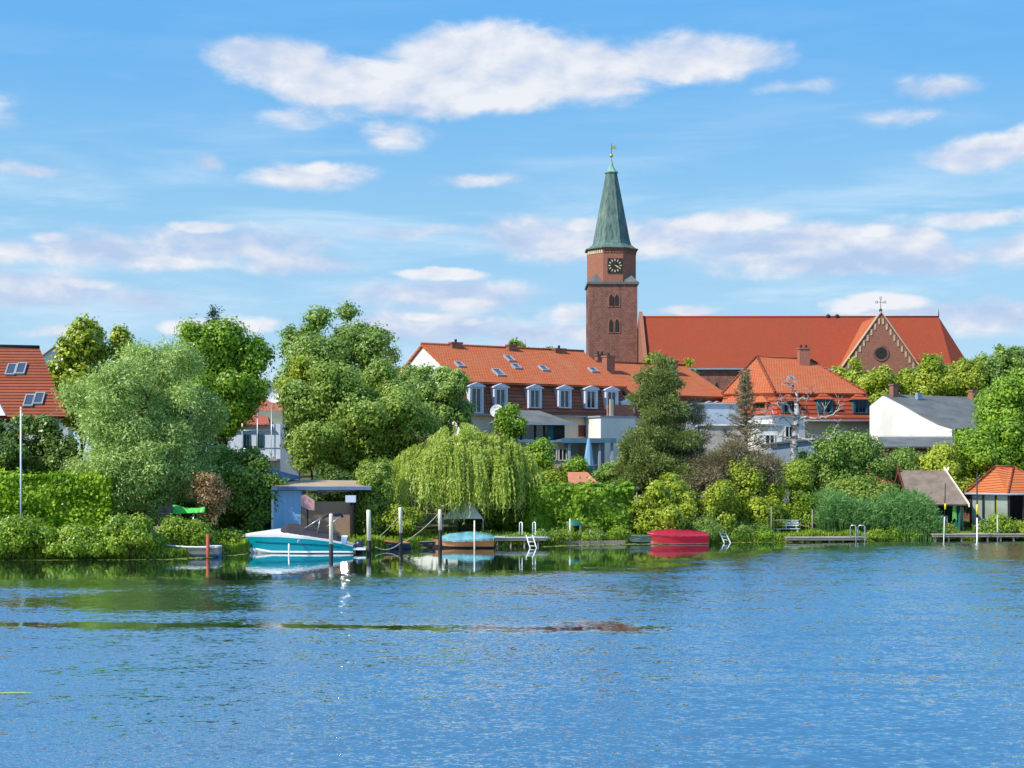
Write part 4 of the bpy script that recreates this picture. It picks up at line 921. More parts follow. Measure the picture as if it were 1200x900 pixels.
# --- middle
tree('oak_tree', 'tall grey green oak rising above all the trees beside the gabled house', 401, 354, 560, 136, 170, 'oak', 52000, .44, .30, 71, 32, (.28, .44), clump=.75, r0=.5, limb=9)
tree('oak_tree', 'narrower grey green oak limb crown beside the tall oak', 350, 372, 560, 138, 62, 'oak', 13000, .44, .30, 73, 10, (.3, .46), clump=.6)
tree('apple_tree', 'broad spreading green tree with forked trunk above the boathouse roof', 416, 422, 566, 104, 186, 'mid', 62000, .34, .23, 75, 30, (.28, .42), clump=.6, r0=.22, limb=10, bias=.16)
tree('robinia_tree', 'yellow green tree crown between the tall oak and the broad spreading tree', 365, 418, 520, 112, 70, 'lime', 12000, .36, .24, 76, 9, bias=-.05)
tree('walnut_tree', 'open thin crowned tree before the white gable wall', 524, 432, 520, 110, 66, 'oak', 9500, .36, .22, 77, 11, (.25, .40), clump=.45, inner=.1, limb=9, bias=.2)
tree('walnut_tree', 'small dense tree joining the open thin crowned tree at the gable', 480, 421, 540, 113, 66, 'oak', 13000, .36, .24, 78, 9, bias=.08)
for i, (px, pt, w_, Y, pal, lab) in enumerate(((300, 440, 50, 140, 'lime', 'pale green tree crown above the pink red roof'), (338, 452, 60, 142, 'oak', 'dull green tree crown behind the satellite dish of the blue house'), (455, 402, 50, 150, 'oak', 'grey green tree far behind the oak near the gable'))):
    tree('background_tree', lab, px, pt, 560, Y, w_, pal, 8000, .45, .3, 81 + i, 8, r0=.2)
bush('privet_bush', 'leafy green bush below the broad tree beside the boathouse roof end', 440, 536, 632, 93.5, 54, 'mid', 11000, 84, shape='round', bias=.2)
bush('privet_bush', 'sunny bush with a pale stem behind the mooring poles', 462, 585, 634, 93.2, 64, 'lime', 7000, 85, bias=-.1)
bush('privet_bush', 'dark bush filling the shade beneath the weeping willow', 585, 585, 630, 100, 84, 'mid', 9000, 86, bias=-.1)
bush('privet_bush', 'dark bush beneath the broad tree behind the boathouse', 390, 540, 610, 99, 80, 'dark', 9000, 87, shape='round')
# weeping willow: strands hanging from an arched crown
def weeping(name, label, px, pt, pb, Y, wpx, seed, ns=1500):
    x = xof(px, Y); g = ground(x, Y); rx = wpx * mpp(Y) / 2; z1 = zof(pt, Y); z0 = zof(pb, Y)
    th = thing(name, label, 'tree', (x, Y, g)); rng = np.random.default_rng(seed)
    Ps, Ds, Tn = [], [], []
    lob = [(0, 0, 1.0, .62), (-.45, -.1, .72, .55), (.42, -.05, .86, .55), (-.1, -.45, .80, .5), (.15, .4, .9, .5), (-.72, .05, .52, .36), (.74, .0, .66, .34), (.5, -.45, .66, .4), (-.45, -.5, .58, .4)]
    H_ = z1 - z0
    boughs = []
    for i in range(170):
        l_ = lob[rng.integers(len(lob))]; boughs.append((l_, rng.uniform(0, 6.283), math.sqrt(rng.random()), rng.uniform(.55, 1.25), rng.normal(0, .12)))
    for i in range(ns):
        (lx, ly, lz, lr), a, q, lsc, bt_ = boughs[rng.integers(len(boughs))]
        a = a + rng.normal(0, .2); q = min(1, abs(q + rng.normal(0, .13)))
        sx, sy = (lx + lr * q * math.cos(a)) * rx, (ly + lr * q * math.sin(a)) * rx * .85
        rr = math.hypot(sx / rx, sy / (rx * .85))
        if rr > 1.02: continue
        top = z0 + H_ * (lz - .34 * q * q) - H_ * .06 * rng.random()
        ln = lsc * rng.uniform(.45, .75) * H_ * (.62 + .5 * rr); bot = max(z0 - .3 + rng.normal(0, .35), top - ln)
        if rng.random() < .10: bot = max(g + .2, bot - rng.uniform(.3, 1.2))
        m_ = max(6, int((top - bot) / .085)); s = np.linspace(0, 1, m_)
        ox, oy = math.cos(a) * .5 * q, math.sin(a) * .5 * q; sw = rng.uniform(.5, 1.6)
        cx = x + sx + ox * np.sin(s * 1.57) * sw + np.cumsum(rng.normal(0, .012, m_)); cy = Y + sy + oy * np.sin(s * 1.57) * sw + np.cumsum(rng.normal(0, .012, m_)); cz = top - (top - bot) * s ** 1.25
        P = np.stack([cx, cy, cz], 1) + rng.normal(0, .035, (m_, 3))
        Ps.append(P); d = np.gradient(P, axis=0) + rng.normal(0, .035, (m_, 3)); Ds.append(unit(d))
        Tn.append(np.full(m_, rng.normal(.52 + bt_, .10)) + rng.normal(0, .12, m_))
    P = np.concatenate(Ps); T = np.concatenate(Ds); n = len(P)
    N = unit(np.cross(T, rng.normal(size=(n, 3))) + np.array([0, -.2, .35]))
    N = unit(N - T * (N * T).sum(1, keepdims=True))
    leaf_mesh('crown', P, N, T, .26 * rng.uniform(.7, 1.3, n), .085 * rng.uniform(.7, 1.3, n), np.concatenate(Tn), LEAF['weep'], th)
    limbs(th, BARK, (x + .15, Y, g), (x, Y, z0 + H_ * .75), (rx, rx * .8, H_ * .3), .24, seed, 8, .35)
    return th
weeping('weeping_willow', 'low weeping willow with yellow green hanging strands behind the covered boats', 540, 495, 582, 98, 178, 91, 5200)
# --- in front of the long house
bush('garden_shrub', 'ball of fresh green creeper under the grey hipped veranda roof', 596, 471, 540, 110, 34, 'bright', 6500, 101, .3, .2, shape='round')
bush('garden_shrub', 'bright green upright shrub in front of the veranda wall', 632, 508, 575, 107, 36, 'bright', 7000, 102, .3, .2, shape='round', bias=.1)
bush('garden_shrub', 'rough green shrub at the pergola post', 672, 532, 572, 107.5, 36, 'bright', 4500, 103, .26, .18)
bush('garden_shrub', 'grey green shrub under the folded parasol beside the pine', 715, 538, 585, 106, 48, 'oak', 6500, 104, .26, .16)
bush('garden_shrub', 'yellow green shrub beside the end of the weeping willow', 640, 548, 580, 103, 42, 'lime', 5500, 105, .26, .18)
tree('background_tree', 'small tree crown showing over the orange ridge behind the second chimney', 609, 396, 470, 170, 46, 'bright', 6000, .5, .34, 106, 7)
tree('background_tree', 'small tree crown showing over the orange ridge near the tower', 643, 401, 470, 172, 22, 'bright', 2500, .5, .34, 107, 5)
tree('lime_tree', 'yellow green tree crown behind the lower orange roof below the nave', 772, 412, 480, 172, 50, 'lime', 7000, .5, .34, 108, 8)
tree('lime_tree', 'yellow green tree crown behind the lower orange roof chimney', 805, 420, 480, 174, 34, 'lime', 4500, .5, .34, 109, 6)
# pine with ragged tiers
def pine(name, label, px, pt, pb, Y, wpx, seed, n):
    x = xof(px, Y); g = ground(x, Y); rx = wpx * mpp(Y) / 2; z1, z0 = zof(pt, Y), zof(pb, Y); rng = np.random.default_rng(seed)
    th = thing(name, label, 'tree', (x, Y, g)); lb = []; mb = MB()
    mb.tube([(x, Y, g - .2), (x + .1, Y, (z0 + z1) / 2), (x, Y, z1 - .3)], [.28, .18, .03], 8)
    for i in range(84):
        h = rng.random() ** 1.05; z = z0 + (z1 - z0) * h * .96; rad = rx * min(1, (1 - h) * 1.02 + .20) * rng.uniform(.45, 1.05)
        a = rng.uniform(0, 6.283); c = np.array([x + math.cos(a) * rad * .75, Y + math.sin(a) * rad * .75, z])
        s = (.40 + .72 * (1 - h)) * rng.uniform(.75, 1.3); lb.append((c, np.array([s * 1.15, s * 1.15, s * .62])))
        mb.tube([(x, Y, z - .35), tuple(c)], [.05, .015], 5)
    lb.append((np.array([x, Y, z1 - .5]), np.array([.35, .35, .6])))
    foliage(th, LEAF['pine'], lb, n, .34, .085, seed, .42, 34, .2, g + .1, .45, aligned=.55, jit=.7, bias=.06)
    mb.build('trunk', BARK, th); return th
pine('pine_tree', 'ragged dark green pine in front of the lower orange roof', 771, 414, 592, 104, 136, 111, 66000)
def conifer_bare(name, label, px, pt, pb, Y, wpx, seed, pal, n, m, up=.0):
    """half dead conifer: straight trunk, whorls of thin bare boughs, a few withered sprays"""
    x = xof(px, Y); g = ground(x, Y); rx = wpx * mpp(Y) / 2; z1, z0 = zof(pt, Y), zof(pb, Y); rng = np.random.default_rng(seed)
    th = thing(name, label, 'tree', (x, Y, g)); mb = MB(); P, T = [], []
    mb.tube([(x, Y, g - .2), (x + .1, Y, (z0 + z1) / 2), (x, Y, z1)], [.2, .13, .02], 7)
    for i in range(74):
        h = i / 74; z = z0 + (z1 - z0) * h; rad = rx * (1 - h * .82) * rng.uniform(.5, 1.05) * (1 if h < .45 else .62); a = i * 2.4 + rng.uniform(-.3, .3)
        e = np.array([x + math.cos(a) * rad, Y + math.sin(a) * rad, z + rad * (.28 + .25 * h)]); s0 = np.array([x, Y, z]); mdp = (s0 + e) / 2 - np.array([0, 0, rad * .07])
        mb.tube([tuple(s0), tuple(mdp), tuple(e)], [.045, .028, .01], 5)
        for q in np.linspace(.3, 1, 5):
            b0 = s0 + (e - s0) * q; sd = rng.normal(size=3) * np.array([1, 1, .6]); e2 = b0 + sd / np.linalg.norm(sd) * rad * .22
            mb.tube([tuple(b0), tuple(e2)], [.014, .006], 4)
            k = int(n / 370) + 1; w_ = rng.random((k, 1)); P.append(b0 + (e2 - b0) * w_ + rng.normal(0, .09, (k, 3))); T.append(unit((e2 - b0) + rng.normal(0, .5, (k, 3)) * rad * .2))
    mb.build('trunk', m, th)
    P = np.concatenate(P); T = np.concatenate(T); N = unit(np.cross(T, rng.normal(size=P.shape)))
    leaf_mesh('crown', P, N, T, .26, .05, rng.normal(.45, .2, len(P)), LEAF[pal], th)
    return th
DEADBARK = mat('grey brown bark', (.20, .15, .11), (.10, .075, .055), 2, .95, .1, .02, 9, streak=(3, 3, .6))
conifer_bare('withered_conifer', 'half dead brown conifer with bare boughs before the hipped roof', 873, 436, 552, 106, 104, 121, 'brown', 6000, DEADBARK)
tree('withered_juniper', 'brown withered juniper leaning against the pine', 815, 452, 575, 105, 44, 'brown', 9000, .30, .06, 123, 12, (.3, .5), 'cone', .45, aligned=.5)
tree('withered_juniper', 'wide mass of olive brown juniper sprays above the yellow green bushes', 852, 508, 600, 101.9, 128, 'brown', 34000, .34, .06, 124, 18, (.26, .42), 'dome', .55, aligned=.6, ry=2.4, bias=-.08)
tree('juniper_bush', 'olive green juniper low between pine and withered juniper', 790, 528, 590, 103, 80, 'pine', 12000, .32, .07, 125, 12, (.28, .44), 'dome', .45, aligned=.5, ry=2.2, bias=.15)
# dead white birch
def dead_birch(px, Y, pb, pt):
    x = xof(px, Y); g = ground(x, Y); th = thing('dead_birch', 'dead bare birch with a thick white trunk and crooked pale limbs', 'tree', (x, Y, g))
    bm_ = mat('birch bark', (.46, .43, .41), (.09, .075, .07), 1.8, .9, .1, .03, 8, streak=(1.2, 1.2, 2.6), contrast=(.42, .52))
    P = lambda a, b_, dy=0: at(a, b_, Y + dy); mb = MB()
    mb.tube([(x, Y, g - .2), P(930, 545), P(931, 510), P(934, 486), P(933, 470)], [.36, .31, .27, .22, .14], 10)
    rr_ = random.Random(9)
    def lb(r, *pts):
        q = [P(*p) for p in pts]; fine = []
        for a, b_ in zip(q[:-1], q[1:]):
            for k in range(3): fine.append(a.lerp(b_, k / 3) + Vector([rr_.uniform(-.09, .09) for _ in range(3)]) * (k > 0))
        fine.append(q[-1]); mb.tube(fine, list(np.linspace(r * .72, .018, len(fine))), 6)
        for k in range(2, len(fine)):
            for _ in range(2):
                a = fine[k]; d = (fine[k] - fine[k - 1]).normalized() + Vector((rr_.uniform(-1, 1), rr_.uniform(-1, 1), rr_.uniform(-.5, .9))); e = a + d.normalized() * rr_.uniform(.3, .9)
                mb.tube([a, a.lerp(e, .5) + Vector((0, 0, -.05)), e], [.022, .015, .007], 4)
    lb(.16, (932, 495, 0), (925, 480, -.4), (921, 468, -.9), (914, 466, -1.2))
    lb(.13, (934, 480, 0), (934, 463, .3), (930, 455, .5), (924, 448, .6), (920, 448.5, .6)); lb(.06, (930, 456, .5), (927, 452, .4), (928, 449, .4))
    lb(.10, (934, 472, 0), (940, 466, -.5), (947, 467, -.9), (950, 461, -1.1), (950, 456, -1.2)); lb(.12, (934, 492, 0), (946, 489, -1), (960, 491, -1.6), (972, 487, -2), (982, 480, -2.3), (984, 468, -2.5))
    lb(.09, (928, 500, 0), (918, 488, -.5), (908, 492, -1), (902, 497, -1.2)); lb(.09, (932, 506, 0), (940, 514, -.8), (955, 515, -1.5), (970, 514, -1.9), (978, 507, -2.1), (982, 495, -2.3))
    lb(.07, (922, 474, -.5), (912, 470, -.8), (906, 478, -1), (900, 480, -1.1)); lb(.06, (931, 512, 0), (921, 512, .5), (915, 506, .8)); lb(.06, (934, 476, 0), (938, 481, .8), (942, 486, 1.2), (941, 497, 1.3), (946, 508, 1.5))
    lb(.05, (960, 491, -1.6), (966, 482, -1.8), (967, 476, -1.8)); lb(.05, (908, 492, -1), (903, 486, -1), (895, 486, -1.1))
    mb.build('trunk', bm_, th)
dead_birch(929, 106, 560, 449)
bush('ivy_bush', 'pale variegated creeper around the foot of the bare birch', 925, 532, 590, 105, 46, 'ivy', 5000, 131, .22, .15, bias=.25)
bush('garden_shrub', 'leafy green shrub before the blue grey lean-to beside the bare birch', 955, 522, 585, 107, 44, 'oak', 8000, 132, .28, .2, shape='round')
bush('garden_shrub', 'grey green shrub below the white box extension beside the pine', 738, 520, 585, 107.5, 34, 'mid', 5500, 133, .26, .18, shape='round')
# --- hedges and bushes on the middle bank
hedge('clipped_hedge', 'clipped hedge between the weeping willow and the tall dark square hedge', ((xof(622, 96.5), 96.5), (xof(684, 97.5), 97.5), 1.6), .6, zof(570, 97), 'bright', 15000, .25, .18, 141)
hedge('clipped_hedge', 'tall square green hedge standing at the waterline by the white jetty', ((xof(679, 96.0), 96.0), (xof(742, 97.2), 97.2), 2.2), .3, zof(571, 97), 'bright', 20000, .28, .2, 142, bulge=.24)
tree('laurel_bush', 'rounded yellow green bush behind the red covered boat', 779, 553, 650, 97.6, 68, 'lime', 15000, .28, .2, 143, 12, shape='round', clump=.4, ry=1.8, cat='bush', bias=-.05)
tree('laurel_bush', 'upright yellow green bush beside the sloping white ladder', 838, 553, 640, 99, 40, 'lime', 9000, .28, .2, 144, 9, shape='round', clump=.4, ry=1.4, cat='bush', bias=-.05)
tree('laurel_bush', 'large bright yellow green bush under the withered juniper', 880, 538, 645, 101.2, 86, 'lime', 20000, .28, .2, 145, 14, shape='round', clump=.45, ry=2, cat='bush', bias=.0)
bush('reed_tuft', 'pale flowering weeds at the foot of the sloping white ladder', 826, 600, 637, 97.5, 44, 'oak', 5000, 146, .2, .08, bias=.2)
bush('reed_tuft', 'dark green weeds between the sloping ladder and the garden bench', 880, 608, 637, 99.2, 50, 'mid', 6000, 147, .26, .08)
tree('lilac_bush', 'broad dark green bush behind the reeds and the garden bench', 993, 502, 610, 107, 92, 'oak', 21000, .30, .2, 148, 14, shape='round', ry=2.6, cat='bush')
tree('lilac_bush', 'small green bush between the brick shed and the hut gable', 1064, 528, 570, 108, 44, 'oak', 6500, .28, .18, 149, 8, shape='round', ry=1.6, cat='bush')
tree('lilac_bush', 'low green bush behind the reed bed beneath the broad dark bush', 1010, 556, 612, 104.5, 110, 'mid', 14000, .28, .18, 150, 12, shape='dome', ry=2, cat='bush', bias=.12)
bush('garden_shrub', 'reddish green shrub behind the garden bench', 938, 576, 625, 101.5, 44, 'ivy', 5500, 151, .24, .16, shape='round', bias=-.1)
tree('golden_bush', 'vivid yellow green bush above the ridge of the grey hut', 1102, 518, 585, 107, 54, 'lime', 11000, .30, .22, 152, 9, shape='round', ry=1.8, cat='bush', bias=.14)
bush('golden_bush', 'yellow green bush between the grey hut and the orange pavilion', 1127, 556, 600, 106, 36, 'lime', 5000, 153, .28, .2, shape='round', bias=.05)
tree('walnut_tree', 'big fresh green tree filling the edge of the view above the orange pavilion', 1196, 432, 580, 110, 104, 'bright', 42000, .36, .24, 154, 18, (.32, .48), clump=.6, r0=.3)
tree('walnut_tree', 'lower spreading green tree crown between golden bush and pavilion roof', 1150, 496, 575, 108, 70, 'bright', 15000, .34, .23, 155, 10, bias=-.02)
# reed bed: separate arching stalks with long blades
def reeds(name, label, x0, x1, y0, y1, h, n, seed, zb=.0):
    rng = np.random.default_rng(seed); th = thing(name, label, 'reeds', ((x0 + x1) / 2, (y0 + y1) / 2, zb)); P, T, Ls, W_ = [], [], [], []
    for i in range(n):
        x, y = rng.uniform(x0, x1), rng.uniform(y0, y1); u = (x - x0) / (x1 - x0); hh = h * rng.uniform(.72, 1.08) * (.86 + .14 * math.sin(u * 9 + 1)) * min(1, .62 + 4 * min(u, 1 - u))
        b0 = max(ground(x, y), -.1); dr = np.array([rng.normal(.05, .10), rng.normal(0, .08), 1.0]); dr /= np.linalg.norm(dr)
        for q in np.arange(.1, 1.0, .2): P.append([x + dr[0]*hh*q, y + dr[1]*hh*q, b0 + hh*q]); T.append(dr); Ls.append(hh * .26); W_.append(.035)
        for q in np.linspace(.38, 1.0, 8):
            a = rng.uniform(0, 6.283); t_ = np.array([math.cos(a), math.sin(a) * .7, rng.uniform(.0, 1.0)]); t_ /= np.linalg.norm(t_); ln = rng.uniform(.35, .6)
            P.append([x + dr[0]*hh*q + t_[0]*ln*.45, y + dr[1]*hh*q + t_[1]*ln*.45, b0 + hh*q + t_[2]*ln*.45]); T.append(t_); Ls.append(ln); W_.append(.06)
    P, T = np.array(P), np.array(T); n_ = len(P); N = unit(np.cross(T, rng.normal(size=(n_, 3))) + np.array([-.2, -.3, .5])); N = unit(N - T * (N * T).sum(1, keepdims=True))
    leaf_mesh('leaves', P, N, T, np.array(Ls), np.array(W_), rng.normal(.5, .2, n_), LEAF['reed'], th); return th
reeds('reed_bed', 'dense bank of tall blue green reeds in front of the grey hut gable', xof(957, 100), xof(1090, 102.5), 99.5, 103.2, 2.8, 2900, 161)
# tall trees by the church
for i, (px, pt, w_, Y, pal) in enumerate(((975, 424, 40, 206, 'lime'), (1003, 420, 34, 204, 'lime'), (1030, 428, 40, 200, 'lime'), (1062, 424, 44, 203, 'lime'), (1093, 420, 44, 200, 'lime'), (1124, 408, 48, 204, 'lime'), (1152, 414, 44, 207, 'oak'), (1183, 406, 54, 212, 'oak'), (1222, 402, 60, 212, 'oak'))):
    lab = ('lime tree crown partly behind the hipped roof edge below the nave', 'lime tree standing at the foot of the transept gable beside the coping', 'lime tree directly below the round window of the transept gable', 'lime tree behind the white house ridge at the transept corner', 'lime tree in front of the choir roof behind the grey concave roof', 'tallest lime tree hiding the end of the choir roof', 'grey green tree just past the end of the choir', 'grey green tree against open sky past the church', 'grey green tree at the edge of the view past the church')[i]
    tree('lime_tree', lab, px, pt, 490, Y, w_, pal, 9500, .62, .44, 171 + i, 10, (.32, .5), clump=.8, group='trees in front of the church', r0=.3, limb=5, bias=.1 if pal == 'oak' else -.06)
# far trees closing the gaps beyond the gardens
for i, (px, Y, w_, pt) in enumerate(((-30, 190, 110, 440), (60, 200, 90, 446), (205, 190, 120, 436), (330, 200, 90, 446), (440, 195, 110, 440), (1060, 235, 110, 455), (1170, 230, 120, 450), (1290, 220, 160, 436), (-160, 180, 150, 430), (1420, 200, 160, 430))):
    tree('background_tree', ('dull green tree far behind ', 'hazy green tree far behind ')[i % 2] + ('the red ribbed roof edge', 'the small white far house', 'the round willow', 'the pink red roof', 'the broad tree and oak', 'the lime trees of the transept', 'the grey concave roof', 'the big fresh green tree', 'the red ribbed roof, out of view', 'the orange pavilion, out of view')[i], px, pt, 545, Y, w_, 'oak', 7000, .75, .5, 191 + i, 9, r0=.3, limb=4)
# grass along the banks and weeds at the water's edge
rng = np.random.default_rng(7); n = 52000
gx = rng.uniform(-34, 42, n); off_ = np.where(rng.random(n) < .45, np.abs(rng.normal(0, .35, n)) - .05, np.abs(rng.normal(0, 2.6, n)) + .1)
gy = np.array([bank_y(v) for v in gx]) + off_; gz_ = np.array([ground(a, b_) for a, b_ in zip(gx, gy)])
hh = rng.uniform(.10, .34, n) * (1 + .9 * np.clip(np.sin(gx * 1.9) + np.sin(gx * .83 + 2) - .3, 0, 1.5) * (off_ < 1)); T_ = unit(np.stack([rng.normal(0, .3, n), rng.normal(0, .3, n), np.ones(n)], 1)); N_ = unit(np.cross(T_, rng.normal(size=(n, 3))))
ga_ = bpy.data.objects.new('tmp', None); ORG['tmp'] = Vector((0, 0, 0)); COL.objects.link(ga_)
go_ = leaf_mesh('bank_grass', np.stack([gx, gy, gz_ + hh * .45], 1), N_, T_, hh, hh * .28, rng.normal(.5, .2, n), LEAF['ivy'], ga_)
go_.parent = None; bpy.data.objects.remove(ga_); kind(go_, 'stuff'); go_['label'] = 'rough grass and weeds along the water edge'; go_['category'] = 'grass'
r_ = random.Random(12)
for i, px in enumerate((652, 664, 684, 700, 716, 726, 868, 896, 1026, 1048, 1070, 1086, 566, 600, 636)):
    Yw = bank_y(xof(px, 96)) + r_.uniform(.1, .5); Yw = bank_y(xof(px, Yw)) + r_.uniform(.1, .5); hp_ = r_.uniform(9, 20); base_ = HZ + (CH - .15) * F / Yw
    bush('weed_clump', 'low green clump of weeds on the water edge', px, base_ - hp_, base_, Yw, r_.uniform(14, 26), r_.choice(('mid', 'ivy', 'oak', 'bright')), 900, 300 + i, .24, .09, k=5, ry=.5, cat='weeds', group='weed clumps along the water edge', hang=-.3)
# lily pads drifting along the edge
def pads(name, label, spots, seed):
    r_ = random.Random(seed); mb = MB()
    for (x0, x1, ya, yb_, n_) in spots:
        for k in range(n_):
            u = r_.random(); x = x0 + (x1 - x0) * u; y = bank_y(x) - r_.uniform(ya, yb_); r = r_.uniform(.06, .16); z = .012 + r_.uniform(0, .02)
            mb.face([(x + r * math.cos(a) * 1.4, y + r * math.sin(a), z + .01 * math.sin(a * 2)) for a in np.linspace(.2, 6.0, 9)])
    o = mb.build(name, mat('lily pad', (.30, .34, .06), (.16, .22, .04), 3, .5), None, (0, 88, 0)); kind(o, 'stuff'); o['label'] = label; o['category'] = 'lily pads'
pads('lily_pads', 'floating yellow green pads along the bank', [(-31, -19, -.1, 1.1, 420), (-19, -16, .2, 1.6, 110), (2, 12, .1, 1.4, 420), (12, 25, -.1, .9, 260), (25, 36, -.2, .4, 120)], 5)
# ------------------------------------------------------------------ boats
M.update(
 teal_hull=mat('turquoise gel coat', (.0, .30, .36), (.0, .27, .33), .5, .18, .6),
 gelwhite=mat('white gel coat', (.82, .82, .82), (.78, .78, .78), .6, .2, .5),
 navy=mat('navy paint', (.02, .035, .09), (.015, .03, .07), 1, .35, .5),
 canvas=mat('dark grey boat canvas', (.060, .052, .062), (.045, .04, .048), 2, .9, .1, .02, 3),
 chrome=mat('polished steel', (.85, .85, .86), None, 2, .05, .5, metal=1.),
 boatgrey=mat('grey weathered boat paint', (.30, .28, .27), (.22, .20, .19), 1.5, .7),
 boatblue=mat('blue boat bottom', (.05, .15, .36), (.04, .12, .29), 1.5, .5),
 varnish=mat('varnished wood', (.50, .19, .055), (.40, .15, .04), 2, .35, .5, streak=(.6, 3, 6)),
 tealtarp=mat('turquoise tarpaulin', (.20, .42, .45), (.09, .25, .29), 1.6, .6, .3, .05, 2.2),
 redhull=mat('red gel coat', (.50, .012, .03), (.44, .01, .025), .6, .25, .5),
 redtarp=mat('crimson boat cover', (.36, .018, .045), (.30, .015, .035), 1, .75, .2, .04, 2),
 pinkband=mat('faded pink band', (.62, .26, .24), None, 1, .5),
 dingreen=mat('dull green dinghy', (.13, .20, .18), (.09, .14, .13), 1.5, .6),
 darkhull=mat('black tarred wood', (.03, .03, .034), (.02, .02, .02), 2, .6),
 postwhite=mat('pale weathered post', (.80, .74, .63), (.60, .54, .45), 1.5, .85, .1, .01, 7, streak=(3, 3, .5)),
 postdark=mat('tarred post foot', (.018, .015, .018), (.012, .012, .012), 2, .6),
 rope=mat('mooring rope', (.60, .56, .48), None, 5, .9),
 redpost=mat('red oxide post', (.48, .10, .04), (.32, .07, .03), 2, .7),
 yellow=mat('yellow paint', (.80, .66, .03), None, 2, .5),
 tarpgreen=mat('bright green tarpaulin', (.10, .60, .09), (.06, .46, .06), 1.5, .5, .4, .06, 2.5),
 deckwood=mat('bleached jetty boards', (.42, .39, .36), (.30, .27, .25), 1.5, .85, .1, .01, 6, streak=(.6, 6, 6)),
 jettywhite=mat('pale jetty top', (.50, .58, .64), (.42, .50, .56), 1, .7),
 plasticblk=mat('black plastic', (.035, .033, .045), None, 2, .35, .5),
 canvaswhite=mat('white tent cloth', (.78, .78, .74), (.70, .70, .67), 1, .8),
 parasol=mat('blue and white parasol cloth', (.24, .44, .62), (.16, .34, .52), 1, .8, streak=(9, 9, .1)),
 greenpaint=mat('dark green boards', (.02, .17, .12), (.015, .13, .09), 2, .6),
)
def side(mb, fr, ts, ra, rb, both=True):
    for s_ in ((-1, 1) if both else (-1,)):
        for k in range(len(ts) - 1):
            q = [fr.p(ts[k], s_ * ra[k][0], ra[k][1]), fr.p(ts[k+1], s_ * ra[k+1][0], ra[k+1][1]), fr.p(ts[k+1], s_ * rb[k+1][0], rb[k+1][1]), fr.p(ts[k], s_ * rb[k][0], rb[k][1])]
            mb.face(q if s_ < 0 else q[::-1], True)
    return mb
def over(mb, fr, ts, ra, crown, n=6):
    """a crowned skin from one side to the other"""
    for k in range(len(ts) - 1):
        for j in range(n):
            u0, u1 = -1 + 2 * j / n, -1 + 2 * (j + 1) / n
            f_ = lambda kk, u: fr.p(ts[kk], ra[kk][0] * u, ra[kk][1] + crown[kk] * (1 - u * u))
            mb.face([f_(k, u0), f_(k + 1, u0), f_(k + 1, u1), f_(k, u1)], True)
    return mb
def lerp_rows(ts, pts):
    xs_ = [p[0] for p in pts]; return [(float(np.interp(t_, xs_, [p[1] for p in pts])), float(np.interp(t_, xs_, [p[2] for p in pts]))) for t_ in ts]
def hull(th, fr, L, beam, sheer, chz, bow, mats, rim=None, nst=13, tr_h=.0, band=None, name='hull'):
    """open or decked hull: rows of (t, half beam, z)"""
    ts = list(np.linspace(0, L, nst)); B = beam / 2
    hb = lambda t_: B * min(1, (max(t_, .0) / L / bow) ** .55) * (1 - .1 * max(0, (t_ / L - .6) / .4))
    top = [(max(.02, hb(t_)), float(np.interp(t_ / L, *zip(*sheer)))) for t_ in ts]
    rake = lambda t_: max(0, t_ - L * .05)
    ch = [(max(.015, hb(rake(t_)) * .80), chz + (.25 * (top[0][1] - chz)) * max(0, 1 - t_ / L / .25)) for t_ in ts]
    kl = [(.01, -.35 + .35 * max(0, 1 - t_ / L / .3)) for t_ in ts]
    bd = [(a[0] * (1 - band) + b_[0] * band, a[1] * (1 - band) + b_[1] * band) for a, b_ in zip(top, ch)] if band else top
    h = MB(); side(h, fr, ts, bd, ch)
    e = len(ts) - 1
    h.face([fr.p(L, -top[e][0], top[e][1]), fr.p(L, top[e][0], top[e][1]), fr.p(L, ch[e][0], ch[e][1]), fr.p(L, -ch[e][0], ch[e][1])])
    ho = h.build(name, mats[0], th)
    bt = MB(); side(bt, fr, ts, ch, kl); bt.face([fr.p(L, -ch[e][0], ch[e][1]), fr.p(L, ch[e][0], ch[e][1]), fr.p(L, .01, kl[e][1])]); bt.build('bottom', mats[1], ho)
    if band:
        b_ = MB(); side(b_, fr, ts, top, bd); b_.build('sheer_band', mats[2], th)
    if rim:
        r = MB()
        for s_ in (-1, 1): r.tube([fr.p(t_, s_ * (a[0] + .01), a[1] + .015) for t_, a in zip(ts, top)], rim[1], 6)
        r.build('gunwale', rim[0], th)
    return ts, top, ch, ho
# turquoise speedboat
BY = 86.4; BF = Fr(xof(287.5, BY), BY, 0, R(2.0)); zb = lambda py: zof(py, BY)
sbt = thing('speedboat', 'turquoise and white speedboat under a dark canvas cover moored at the boathouse', 'speedboat', tuple(BF.p(3.2, 0, 0)))
LB = 6.6
ts, top, ch_, ho = hull(sbt, BF, LB, 2.4, [(0, 1.14), (.3, 1.20), (.6, 1.06), (.8, .86), (.93, .64), (1, .50)], .12, .55, (M['teal_hull'], M['gelwhite'], M['gelwhite']), None, 21, band=.17)
st = MB()
bnd = [(a[0] * .52 + b_[0] * .48 + .012, a[1] * .52 + b_[1] * .48) for a, b_ in zip(top, ch_)]; bn2 = [(a[0] * .42 + b_[0] * .58 + .012, a[1] * .42 + b_[1] * .58) for a, b_ in zip(top, ch_)]
side(st, BF, ts[2:-2], bnd[2:-2], bn2[2:-2]); st.build('stripe', mat('deep teal stripe', (.0, .10, .19), None, 1, .25, .5), ho)
bl = MB(); lo = [(b_[0] + .015, b_[1] + .05) for b_ in ch_]; lo2 = [(b_[0] + .015, b_[1] - .05) for b_ in ch_]
